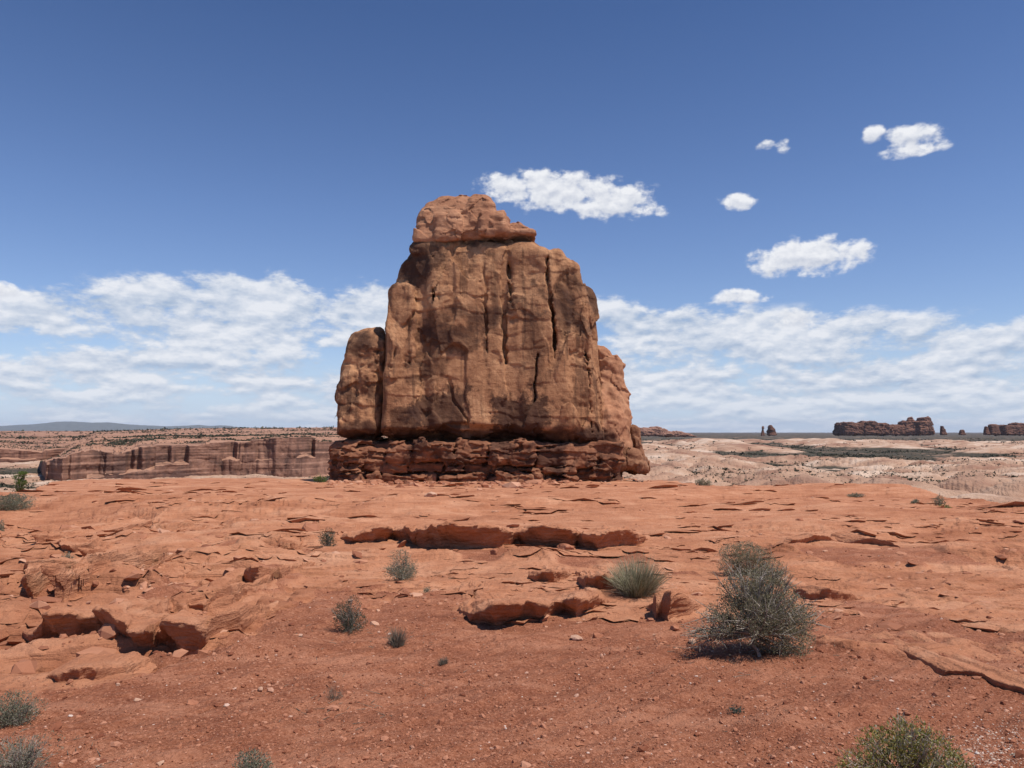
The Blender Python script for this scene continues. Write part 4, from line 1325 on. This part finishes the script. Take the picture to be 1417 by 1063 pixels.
def rubble():
    """plates and chips of rock lying on the slickrock"""
    rs = np.random.RandomState(5)
    n = 9000
    px = rs.uniform(-250, 1680, n); py = 668 + 230 * rs.beta(1.1, 1.6, n)
    x, y = at_np(px, py)
    cl = fbm2(x / 3.0, y / 5.0, 3, 811)
    k = rs.rand(n) < np.clip(.12 + cl * .9 + sstep(px, 480, 300) * .25, 0.02, 1)
    px, py, y = px[k], py[k], y[k]
    size = np.minimum(rs.lognormal(math.log(0.030), 0.65, len(px)), .16) * (0.5 + y / 26)
    V1, F1 = stones(px, py, size, rs, flat=.32, sink=.45)
    # blocks broken off the ledges on the left
    m = 520
    px = np.clip(rs.normal(150, 150, m), -200, 430); py = rs.uniform(715, 915, m)
    x, y = at_np(px, py); cl = fbm2(x / 1.2, y / 1.6, 3, 815)
    k = (cl > -.05) & (py < np.interp(px, _soil_px, _soil_py) + 6)
    px, py, y = px[k], py[k], y[k]
    size = np.minimum(rs.lognormal(math.log(0.075), 0.55, len(px)), .26) * (0.6 + y / 35)
    V3, F3 = stones(px, py, size, rs, flat=.5, sink=.4)
    V1, F1 = np.concatenate([V1, V3]), np.concatenate([F1, F3 + len(V1)])
    m = 420
    px = rs.uniform(452, 906, m); top = np.interp(px, [452, 700, 860, 906], [668, 672, 664, 660])
    py = top + rs.exponential(1.6, m) - 1.0
    size = np.minimum(rs.lognormal(math.log(0.26), 0.55, m), 1.0)
    V2, F2 = stones(px, py, size, rs, flat=.6, sink=.3)
    tag(obj('rubble', mesh_np('rubble', np.concatenate([V1, V2]), np.concatenate([F1, F2 + len(V1)]), False),
            stone_mat('rubble_rock', [(0.0, (0.26, 0.095, 0.052)), (.4, (0.40, 0.165, 0.092)), (.8, (0.50, 0.235, 0.14)), (1.0, (0.58, 0.32, 0.21))])),
        'broken plates and chips of red rock strewn on the slickrock', None, None, 'stuff')


rubble()


def lips():
    """thin broken lips of bedrock: wedge plates that rise towards the viewer's side of the slope and are undercut in front"""
    rs = np.random.RandomState(15)
    n = 9000
    px = rs.uniform(-300, 1720, n); py = 667 + 215 * rs.beta(1.0, 1.35, n)
    x, y = at_np(px, py)
    cl = fbm2(x / 5.0, y / 9.0, 3, 821)
    ia = np.clip(np.searchsorted(GA, x / spread(y)), 0, len(GA) - 1); jd = np.clip(np.searchsorted(GD, y), 0, len(GD) - 1)
    k = (rs.rand(n) < np.clip(.16 + cl * 1.1 + sstep(px, 480, 250) * .22, 0.03, 1)) & (GSOIL[jd, ia] < .5) & ~((y > 112) & (px > 440) & (px < 910))
    x, y = x[k], y[k]; n = len(x)
    L = rs.lognormal(math.log(0.17), 0.6, n) * (y / 20) ** 0.75
    L = np.minimum(L, np.interp(y, [8, 20, 40, 70], [.25, .5, 1.3, 2.4]))
    hh = L * rs.uniform(.09, .26, n)
    m = 12
    th = np.arange(m) / m * 2 * np.pi
    ca, sa = np.cos(th)[None], np.sin(th)[None]
    rj = rs.uniform(.6, 1.25, (n, m))
    yaw = rs.normal(0.12, .3, n)[:, None]
    lx = ca * rj * L[:, None]; ly = sa * rj * L[:, None] * rs.uniform(.7, 1.6, n)[:, None]
    tx = x[:, None] + lx * np.cos(yaw) - ly * np.sin(yaw); ty = y[:, None] + lx * np.sin(yaw) + ly * np.cos(yaw)
    front = np.clip(-sa * .5 + .5, 0, 1) * (1 - np.abs(ca) ** 3 * .8)
    tz = gz(tx, ty) + hh[:, None] * (front * rs.uniform(.7, 1.2, (n, m)) - .08)
    bx = x[:, None] + (tx - x[:, None]) * .72; by = y[:, None] + (ty - y[:, None]) * .72
    bz = gz(bx, by) - .25 * hh[:, None]
    cx = x[:, None] + 0 * yaw; cy = y[:, None]; cz = gz(x, y)[:, None] + hh[:, None] * .55
    V = np.concatenate([np.stack([tx, ty, tz], -1), np.stack([bx, by, bz], -1), np.stack([cx, cy, cz], -1)], 1)
    i = np.arange(m); j = (i + 1) % m
    f1 = np.stack([i, j, np.full(m, 2 * m)], 1); f2 = np.stack([i + m, j + m, j], 1); f3 = np.stack([i + m, j, i], 1)
    F = np.concatenate([f1, f2, f3])[None] + (np.arange(n) * (2 * m + 1))[:, None, None]
    tag(obj('slickrock_lips', mesh_np('slickrock_lips', V.reshape(-1, 3), F.reshape(-1, 3), False), LEDGE_MAT), 'countless thin broken lips and flakes of the slickrock surface', None, None, 'stuff')


lips()


# ------------------------------------------------------------------ shrubs
def leaf_mat(name, stops, rough=0.75, trans=0.35):
    mat = bpy.data.materials.new(name); mat.use_nodes = True
    g = NT(mat.node_tree)
    out = g.n('ShaderNodeOutputMaterial'); bs = g.n('ShaderNodeBsdfPrincipled')
    bs.inputs['Roughness'].default_value = rough; bs.inputs['Specular IOR Level'].default_value = 0.2
    rnd = g.n('ShaderNodeNewGeometry').outputs['Random Per Island']
    col = g.ramp(rnd, stops)
    g.set(bs.inputs['Base Color'], col)
    tr = g.n('ShaderNodeBsdfTranslucent'); g.set(tr.inputs[0], col)
    mx = g.n('ShaderNodeMixShader'); mx.inputs[0].default_value = trans
    g.t.links.new(bs.outputs[0], mx.inputs[1]); g.t.links.new(tr.outputs[0], mx.inputs[2]); g.t.links.new(mx.outputs[0], out.inputs[0])
    return mat


LEAF = {
    'juniper': leaf_mat('juniper_leaf', [(0, (0.12, 0.112, 0.056)), (.5, (0.25, 0.225, 0.135)), (.85, (0.38, 0.335, 0.225)), (1, (0.54, 0.46, 0.34))]),
    'sage': leaf_mat('sage_leaf', [(0, (0.10, 0.105, 0.06)), (.5, (0.20, 0.20, 0.13)), (1, (0.36, 0.34, 0.25))]),
    'dark': leaf_mat('dark_leaf', [(0, (0.030, 0.040, 0.022)), (.6, (0.065, 0.078, 0.046)), (1, (0.14, 0.145, 0.10))]),
    'dry': leaf_mat('dry_leaf', [(0, (0.16, 0.125, 0.09)), (.6, (0.27, 0.225, 0.17)), (1, (0.38, 0.33, 0.26))]),
    'tuft': leaf_mat('stem_green', [(0, (0.20, 0.19, 0.105)), (.5, (0.41, 0.385, 0.24)), (.85, (0.54, 0.49, 0.34)), (1, (0.66, 0.57, 0.43))]),
    'green': leaf_mat('green_leaf', [(0, (0.09, 0.085, 0.018)), (.45, (0.28, 0.255, 0.06)), (.75, (0.42, 0.38, 0.14)), (.92, (0.36, 0.36, 0.22)), (1, (0.55, 0.54, 0.42))]),
    'bright': leaf_mat('bright_leaf', [(0, (0.06, 0.10, 0.016)), (.6, (0.12, 0.18, 0.035)), (1, (0.22, 0.27, 0.07))]),
    'teal': leaf_mat('teal_leaf', [(0, (0.04, 0.07, 0.055)), (1, (0.10, 0.15, 0.12))]),
}
BARK = rock_mat('grey_bark', (0.58, 0.51, 0.43), (0.40, 0.34, 0.28), (0.18, 0.14, 0.105), 14.0, 0, .4, .01, (0.08, 0.06, 0.045))


def tubes(P0, P1, R0, R1, n=4):
    P0, P1 = np.asarray(P0, float), np.asarray(P1, float)
    d = P1 - P0; L = np.linalg.norm(d, axis=1, keepdims=True); d = d / np.maximum(L, 1e-6)
    up = np.where(np.abs(d[:, 2:3]) > .9, np.array([[1., 0, 0]]), np.array([[0, 0, 1.]]))
    u = np.cross(d, up); u /= np.linalg.norm(u, axis=1, keepdims=True); v = np.cross(d, u)
    an = np.arange(n) / n * 2 * np.pi
    ring = u[:, None] * np.cos(an)[None, :, None] + v[:, None] * np.sin(an)[None, :, None]
    a = P0[:, None] + ring * np.asarray(R0)[:, None, None]; b = P1[:, None] + ring * np.asarray(R1)[:, None, None]
    V = np.concatenate([a, b], 1)
    i = np.arange(n); j = (i + 1) % n
    f = np.stack([i, j, j + n, i + n], 1)
    F = f[None] + (np.arange(len(P0)) * 2 * n)[:, None, None]
    return V.reshape(-1, 3), F.reshape(-1, 4)


def leaves(C, size, rs, aspect=.45, upb=0.0, D=None):
    n = len(C)
    d = rs.normal(size=(n, 3)) if D is None else D + rs.normal(size=(n, 3)) * .55
    d[:, 2] += upb
    d /= np.linalg.norm(d, axis=1, keepdims=True)
    r = rs.normal(size=(n, 3)); w = np.cross(d, r); w /= np.linalg.norm(w, axis=1, keepdims=True)
    s_ = (size * rs.uniform(.6, 1.4, n))[:, None]
    nrm = np.cross(d, w)
    V = np.stack([C - d * s_ * .5, C + w * s_ * aspect * .5 + nrm * s_ * .08, C + d * s_ * .5, C - w * s_ * aspect * .5 + nrm * s_ * .08], 1)
    F = np.arange(n * 4).reshape(n, 4)
    return V.reshape(-1, 3), F


def shrub(name, label, px, py, hpx, wpx, style, seed, clumps=None, nb=26, nleaf=2600, leaf=None, group=None, trunk=None, twig_vis=1.0, cat='shrub', airy=0.25):
    rs = np.random.RandomState(seed)
    x, y = at(px, py); z = float(gz(x, y)) - 0.015
    m = y / FPX
    H, Wd = hpx * m, wpx * m
    ls = leaf or max(0.018, 1.1 * m * 1.384)
    root = thing(name, label, cat, (x, y, z), group)
    if clumps is None:
        k = 9
        th = rs.uniform(0, 6.28, k); rr = np.sqrt(rs.uniform(0.05, 1, k)) * .62
        zz = np.clip(1.0 - rr ** 1.4 - rs.uniform(0, .35, k), .22, .8)
        clumps = [(rr[i] * math.cos(th[i]) * .62, rr[i] * math.sin(th[i]) * .62, zz[i], rs.uniform(.2, .30), rs.uniform(.2, .30)) for i in range(k)] + [(0, 0, .30, .42, .30), (-.2, -.1, .28, .3, .26), (.2, -.1, .28, .3, .26)]
    base = np.zeros(3)
    S0, S1, R0, R1 = [], [], [], []
    if trunk:
        pts = [np.array(p) * np.array([Wd, Wd, H]) for p in trunk['pts']]
        for i in range(len(pts) - 1):
            S0.append(pts[i]); S1.append(pts[i + 1]); R0.append(trunk['r'] * (1 - .5 * i / len(pts)) * H); R1.append(trunk['r'] * (1 - .5 * (i + 1) / len(pts)) * H)
        base = pts[-1]
        V, F = tubes(S0, S1, R0, R1, 7)
        obj('trunk', mesh_np('trunk', V, F), BARK, root)
        S0, S1, R0, R1 = [], [], [], []
    tips, dirs = [], []
    r0 = max(0.012 * H, 0.45 * m)
    for i in range(nb):
        c = clumps[i % len(clumps)]
        q = rs.normal(size=3); q /= np.linalg.norm(q); q *= rs.uniform(.5, 1.0) ** .5
        tip = np.array([(c[0] + q[0] * c[3]) * Wd, (c[1] + q[1] * c[3]) * Wd, max((c[2] + q[2] * c[4]) * H, .03 * H)])
        b0 = base + rs.normal(0, .02, 3) * Wd * np.array([1, 1, 0])
        mid = b0 + (tip - b0) * .45 + rs.normal(0, .05, 3) * H + np.array([0, 0, .03 * H])
        T = np.linspace(0, 1, 6)
        Q = [(1 - t) ** 2 * b0 + 2 * t * (1 - t) * mid + t * t * tip for t in T]
        for j in range(5):
            S0.append(Q[j]); S1.append(Q[j + 1]); R0.append(r0 * (1 - T[j] * .75)); R1.append(r0 * (1 - T[j + 1] * .75))
        for w in range(7):
            t = rs.uniform(.35, 1.0)
            p = (1 - t) ** 2 * b0 + 2 * t * (1 - t) * mid + t * t * tip
            d = (tip - b0) / (np.linalg.norm(tip - b0) + 1e-6) + rs.normal(0, .65, 3); d[2] += .25
            d /= np.linalg.norm(d)
            L = rs.uniform(.10, .22) * H
            e = p + d * L
            e[2] = max(e[2], .02 * H)
            S0.append(p); S1.append(e); R0.append(r0 * .35); R1.append(r0 * .15)
            tips.append((p, e, d))
    V, F = tubes(S0, S1, R0, R1, 4)
    obj('branches', mesh_np('branches', V, F), BARK, root)
    # foliage: sprays along the twigs and through the clumps, with gaps
    P = np.array([t[0] for t in tips]); E = np.array([t[1] for t in tips]); D = np.array([t[2] for t in tips])
    n1 = int(nleaf * .45)
    idx = rs.randint(0, len(P), n1)
    wgt = rs.rand(len(P)) < (1 - airy)
    idx = idx[wgt[idx]]
    t = rs.uniform(.25, 1.15, len(idx))[:, None]
    C = P[idx] * (1 - t) + E[idx] * t + rs.normal(0, .028 * H, (len(idx), 3))
    DD_ = D[idx]
    n2 = nleaf * 2
    ci = rs.choice(len(clumps), n2, p=np.array([c[3] ** 2 * c[4] for c in clumps]) / sum(c[3] ** 2 * c[4] for c in clumps))
    ca = np.array(clumps)
    q = rs.normal(size=(n2, 3)); q /= np.linalg.norm(q, axis=1, keepdims=True)
    rr_ = rs.uniform(0.25, 1.0, n2) ** .45
    Q = q * rr_[:, None] * np.stack([ca[ci, 3] * Wd, ca[ci, 3] * Wd, ca[ci, 4] * H], 1) + ca[ci, :3] * np.array([Wd, Wd, H])
    g1 = fbm3(Q[:, 0] / (.09 * H), Q[:, 1] / (.09 * H), Q[:, 2] / (.09 * H), 2, seed % 50)
    k_ = (g1 > -.06 + airy * .35) & (Q[:, 2] > .0)
    C = np.concatenate([C, Q[k_]]); DD_ = np.concatenate([DD_, q[k_] * .7 + np.array([0, 0, .5])])
    C[:, 2] = np.maximum(C[:, 2], .015 * H)
    V, F = leaves(C, ls, rs, .42, 0.2, DD_)
    obj('foliage', mesh_np('foliage', V, F, False), LEAF[style], root)
    return root


def tuft(name, label, px, py, hpx, wpx, style, seed, n=420, lean=(0, 0), group=None, cat='shrub', thick=1.0):
    """a spray of thin upright stems"""
    rs = np.random.RandomState(seed)
    x, y = at(px, py); z = float(gz(x, y)) - 0.01
    m = y / FPX; H, Wd = hpx * m, wpx * m
    root = thing(name, label, cat, (x, y, z), group)
    S0, S1, R0, R1 = [], [], [], []
    r = max(0.0022, .26 * m) * thick
    for i in range(n):
        th = rs.uniform(0, 6.28); rr = math.sqrt(rs.uniform(0, 1))
        b = np.array([math.cos(th) * rr * .22 * Wd, math.sin(th) * rr * .22 * Wd, 0])
        tip = np.array([math.cos(th) * rr * .5 * Wd + lean[0] * H, math.sin(th) * rr * .5 * Wd, H * (1 - .45 * rr ** 2) * rs.uniform(.55, 1.0)]) + rs.normal(0, .05, 3) * Wd
        mid = (b + tip) / 2 + np.array([-math.cos(th) * rr * .06 * Wd, -math.sin(th) * rr * .06 * Wd, .05 * H])
        Q = [b, (b + mid * 2 + tip * .0) / 3 if False else .25 * b + .5 * mid + .25 * tip, tip]
        for j in range(2):
            S0.append(Q[j]); S1.append(Q[j + 1]); R0.append(r * (1 - .3 * j)); R1.append(r * (.7 - .45 * j))
    V, F = tubes(S0, S1, R0, R1, 3)
    obj('stems', mesh_np('stems', V, F), LEAF[style], root)
    # dead stems low down
    k = n // 4
    th = rs.uniform(0, 6.28, k); L = rs.uniform(.2, .55, k)
    P0 = np.zeros((k, 3)); P1 = np.stack([np.cos(th) * L * Wd * .9, np.sin(th) * L * Wd * .9, rs.uniform(.02, .35, k) * H], 1)
    V, F = tubes(P0, P1, np.full(k, r), np.full(k, r * .4), 3)
    obj('dead_stems', mesh_np('dead_stems', V, F), LEAF['dry'], root)
    return root


shrub('juniper', 'big spreading grey green juniper bush with a pale twisted trunk', 1046, 907, 142, 152, 'juniper', 11,
      clumps=[(.22, .02, .28, .29, .27), (.36, .05, .28, .20, .25), (.30, -.05, .42, .22, .2), (-.05, .0, .38, .28, .27), (-.26, .03, .34, .21, .22), (-.36, -.02, .28, .14, .15), (.06, .08, .60, .26, .22), (-.12, .1, .62, .20, .20),
              (.20, .1, .56, .22, .22), (.10, .10, .70, .22, .17), (.20, .10, .74, .15, .12), (-.54, -.05, .20, .08, .12), (-.02, -.1, .42, .2, .2), (.28, -.08, .20, .22, .2), (.12, .1, .15, .2, .15)],
      nb=150, nleaf=26000, trunk={'pts': [(0.03, -.02, -.02), (0.012, -.03, .06), (-.03, -.02, .12), (-.03, 0, .17), (0.0, .01, .21)], 'r': .020}, cat='bush', leaf=.024, airy=.22)
shrub('juniper', 'dense round topped grey green bush just behind the big juniper', 1034, 794, 52, 84, 'juniper', 12, nb=70, nleaf=9500, cat='bush', airy=.02,
      clumps=[(0, 0, .66, .28, .28), (-.22, 0, .62, .24, .28), (.2, 0, .55, .24, .26), (.42, -.05, .30, .2, .22), (.58, -.1, .12, .14, .14), (-.3, 0, .3, .2, .22), (.05, 0, .3, .3, .24)])
tuft('joint_fir', 'yellow green tuft of upright stems beside the low ledge', 881, 825, 58, 92, 'tuft', 21, 1100)
G_SH = 'shrubs scattered on the slope'
shrub('sagebrush', 'silvery grey green bush below the long undercut ledge', 556, 799, 40, 50, 'sage', 22, nb=44, nleaf=4200, group=G_SH, airy=.2)
shrub('sagebrush', 'dark green dense bush low on the red soil left of the centre', 484, 876, 46, 50, 'dark', 23, nb=44, nleaf=4200, group=G_SH, airy=.15)
tuft('dry_shrub', 'grey leafless twiggy plant right below the dark green bush', 550, 895, 32, 34, 'dry', 24, 240, group=G_SH)
shrub('sagebrush', 'small dark bush high on the slope left of the broken ledge', 454, 757, 32, 25, 'dark', 25, nb=28, nleaf=1500, group=G_SH, airy=.2)
tuft('dry_shrub', 'tiny grey twiggy plant on the soil below the thick front ledge', 614, 920, 14, 18, 'dry', 26, 110, group=G_SH)
shrub('sagebrush', 'tiny green plant on the soil right of the silvery bush', 591, 812, 10, 12, 'sage', 27, nb=12, nleaf=260, group=G_SH)
shrub('sagebrush', 'grey green bush cut off by the left edge near the bottom', 18, 1000, 48, 66, 'sage', 28, nb=50, nleaf=3400, group=G_SH, airy=.2)
shrub('rabbitbrush', 'tall grey twiggy bush in the bottom left corner', 26, 1072, 74, 92, 'sage', 29, nb=120, nleaf=2600, group=G_SH, airy=.5)
shrub('sagebrush', 'grey green bush top poking up at the bottom edge left of the centre', 348, 1082, 42, 66, 'sage', 30, nb=44, nleaf=3200, group=G_SH, airy=.2)
shrub('blackbrush', 'bright green leafy bush with pale tips at the bottom right', 1258, 1100, 112, 188, 'green', 31, nb=110, nleaf=7500, cat='bush', leaf=.024, airy=.3,
      clumps=[(-.02, 0, .72, .16, .24), (.06, 0, .78, .12, .18), (-.16, 0, .55, .2, .3), (.2, 0, .5, .18, .3), (.3, 0, .42, .14, .22), (-.34, 0, .38, .16, .2), (.0, .1, .4, .24, .3), (.42, 0, .2, .12, .2), (-.44, 0, .24, .1, .16)])
shrub('seedling', 'tiny blue green plant alone on the soil below the big juniper', 1017, 984, 13, 24, 'teal', 32, nb=14, nleaf=200, leaf=.02, group=G_SH)
shrub('sagebrush', 'faint grey tuft on the rock below the ledge at the upper left', 90, 775, 12, 24, 'sage', 33, nb=14, nleaf=420, group=G_SH)
shrub('sagebrush', 'faint grey green tuft right of its twin on the upper left rock', 147, 771, 9, 15, 'sage', 34, nb=12, nleaf=260, group=G_SH)
shrub('sapling', 'slender bright green sapling at the left edge by the rim', 27, 688, 34, 18, 'bright', 35, nb=30, nleaf=2200, cat='sapling', airy=.05,
      clumps=[(0, 0, .3, .3, .16), (.1, 0, .55, .4, .16), (-.1, 0, .75, .4, .12), (.2, 0, .92, .35, .08)])
shrub('sagebrush', 'wide grey bush at the left edge below the green sapling', 16, 700, 24, 62, 'sage', 36, nb=60, nleaf=4200, group=G_SH, airy=.0)
shrub('sagebrush', 'bit of grey bush cut off by the left edge under the wide one', -2, 722, 26, 18, 'sage', 37, nb=20, nleaf=1200, group=G_SH)
shrub('juniper', 'small bright green bush at the left foot of the butte', 443, 668, 15, 20, 'bright', 38, nb=20, nleaf=700, cat='bush', airy=.1)
shrub('sagebrush', 'lone grey bush on the rim right of the butte', 975, 673, 17, 22, 'juniper', 39, nb=20, nleaf=700, group=G_SH, airy=.1)
shrub('sagebrush', 'low grey green bush on the rim at the right', 1185, 690, 7, 24, 'sage', 40, nb=18, nleaf=420, group=G_SH, airy=.1)
shrub('sagebrush', 'small round grey bush on the rim left of the olive one', 1266, 698, 7, 14, 'sage', 41, nb=14, nleaf=300, group=G_SH, airy=.1)
shrub('sagebrush', 'olive brown bush on the rim at the far right', 1300, 699, 15, 20, 'juniper', 42, nb=18, nleaf=500, group=G_SH, airy=.1)
shrub('rabbitbrush', 'low yellow green bush in front of the olive one on the rim', 1307, 702, 6, 20, 'bright', 43, nb=14, nleaf=360, group=G_SH, airy=.1)
tuft('dry_grass', 'wisp of pale dry grass on the soil left of the centre', 462, 972, 30, 34, 'dry', 44, 60, group=G_SH, thick=.7)


def twigs():
    """dead twigs and leaf litter lying on the soil near the bushes"""
    rs = np.random.RandomState(61)
    P0, P1 = [], []
    for (px, py, r, n) in ((1046, 900, 75, 90), (557, 800, 40, 24), (484, 878, 40, 24), (880, 826, 55, 34), (1258, 1050, 120, 60), (470, 980, 60, 40), (60, 1040, 60, 40), (700, 960, 600, 70), (575, 890, 40, 14)):
        qx = rs.normal(px, r, n); qy = np.clip(py + rs.normal(0, r * .28, n), 760, 1090)
        x, y = at_np(qx, qy)
        a = rs.uniform(0, 3.14, n); L = rs.lognormal(math.log(.07), .6, n)
        x2, y2 = x + np.cos(a) * L, y + np.sin(a) * L
        P0.append(np.stack([x, y, gz(x, y) + .006], 1)); P1.append(np.stack([x2, y2, gz(x2, y2) + .010 + rs.uniform(0, .015, n)], 1))
    P0 = np.concatenate(P0); P1 = np.concatenate(P1); n = len(P0)
    V, F = tubes(P0, P1, np.full(n, .0038), np.full(n, .0018), 4)
    tag(obj('dead_twigs', mesh_np('dead_twigs', V, F), LEAF['dry']), 'dead grey twigs littering the soil around the bushes', None, None, 'stuff')


twigs()
print('shrubs', round(time.time() - T0, 1))


# ------------------------------------------------------------------ brush over the far valley and the far plateau
def far_brush():
    rs = np.random.RandomState(9)
    me = ground_me
    co = np.empty(len(me.vertices) * 3, f32); me.vertices.foreach_get('co', co); co = co.reshape(-1, 3)
    val = np.empty(len(co), f32); me.attributes['valley'].data.foreach_get('value', val)
    dome = np.empty(len(co), f32); me.attributes['dome'].data.foreach_get('value', dome)
    d = co[:, 1]; a = co[:, 0] / d
    n = fbm2(co[:, 0] / 130, co[:, 1] / 130, 4, 901)
    w = (val > .8) & (d > 230) & (d < 4500)
    pr = np.where(w, np.clip(0.16 + n * 1.2, 0.02, 1) * (1.12 - dome) * np.clip(900 / d, .35, 1.6), 0)
    pick = rs.rand(len(co)) < pr * 0.75
    pts = co[pick] + np.stack([rs.normal(0, 1, pick.sum()) * d[pick] * .0006, rs.normal(0, 1, pick.sum()) * d[pick] * .002, np.zeros(pick.sum())], 1)
    for o in bpy.data.objects:
        if o.name.startswith('canyon_wall'):
            c2 = np.empty(len(o.data.vertices) * 3, f32); o.data.vertices.foreach_get('co', c2); c2 = c2.reshape(-1, 3)
            up = np.empty(len(o.data.vertices) * 3, f32); o.data.vertices.foreach_get('normal', up); up = np.abs(up.reshape(-1, 3)[:, 2])
            n2 = fbm2(c2[:, 0] / 160, c2[:, 1] / 200, 4, 905)
            pk = rs.rand(len(c2)) < np.where((c2[:, 1] > 600) & (up > .6), np.clip(-.02 + n2 * 1.7, 0, 1) * .30, 0)
            pts = np.concatenate([pts, c2[pk]])
    if len(pts) > 95000: pts = pts[rs.permutation(len(pts))[:95000]]
    # belt of brush in the wash below the rim at the right
    bx = rs.uniform(955, 1560, 420); brow = np.interp(bx, [950, 1000, 1100, 1200, 1300, 1417, 1560], [668, 674, 681, 688, 694, 699, 704]) - rs.exponential(5.0, 420)
    ux, uy, uz = pdir(bx, brow); dd_ = np.clip(-27.5 / (uz / uy), 250, 700)
    pts = np.concatenate([pts, np.stack([ux / uy * dd_, dd_, gz(ux / uy * dd_, dd_)], 1)])
    k = 5
    sz = rs.lognormal(math.log(1.35), .45, len(pts)) * np.clip(pts[:, 1] / 1100, .36, 2.4)
    C = np.repeat(pts, k, 0); S = np.repeat(sz, k)
    q = rs.normal(0, .38, C.shape) * S[:, None]; q[:, 2] = np.abs(q[:, 2]) * .75
    V, F = leaves(C + q, S * .8, rs, .8)
    tag(obj('desert_brush', mesh_np('desert_brush', V, F, False),
            leaf_mat('brush_leaf', [(0, (0.030, 0.034, 0.020)), (.7, (0.065, 0.065, 0.042)), (1, (0.12, 0.11, 0.075))], trans=.1)),
        'dark desert brush dotted over the far valley and plateau', None, None, 'stuff')


far_brush()
print('brush', round(time.time() - T0, 1))


# ------------------------------------------------------------------ air
def build_haze():
    R = 60000.0
    lo, hi = -75.0, 720.0
    V = [(-R, -3000, lo), (R, -3000, lo), (R, R, lo), (-R, R, lo), (-R, -3000, hi), (R, -3000, hi), (R, R, hi), (-R, R, hi)]
    F = [(0, 3, 2, 1), (4, 5, 6, 7), (0, 1, 5, 4), (1, 2, 6, 5), (2, 3, 7, 6), (3, 0, 4, 7)]
    mat = bpy.data.materials.new('air'); mat.use_nodes = True
    g = NT(mat.node_tree)
    out = g.n('ShaderNodeOutputMaterial'); pv = g.n('ShaderNodeVolumePrincipled')
    pv.inputs['Color'].default_value = (0.72, 0.82, 1.0, 1); pv.inputs['Density'].default_value = 1.0e-5
    pv.inputs['Anisotropy'].default_value = 0.0
    g.t.links.new(pv.outputs[0], out.inputs['Volume'])
    tag(obj('haze', mesh_np('haze', V, F, False), mat), 'thin blue desert air', None, None, 'stuff')


build_haze()
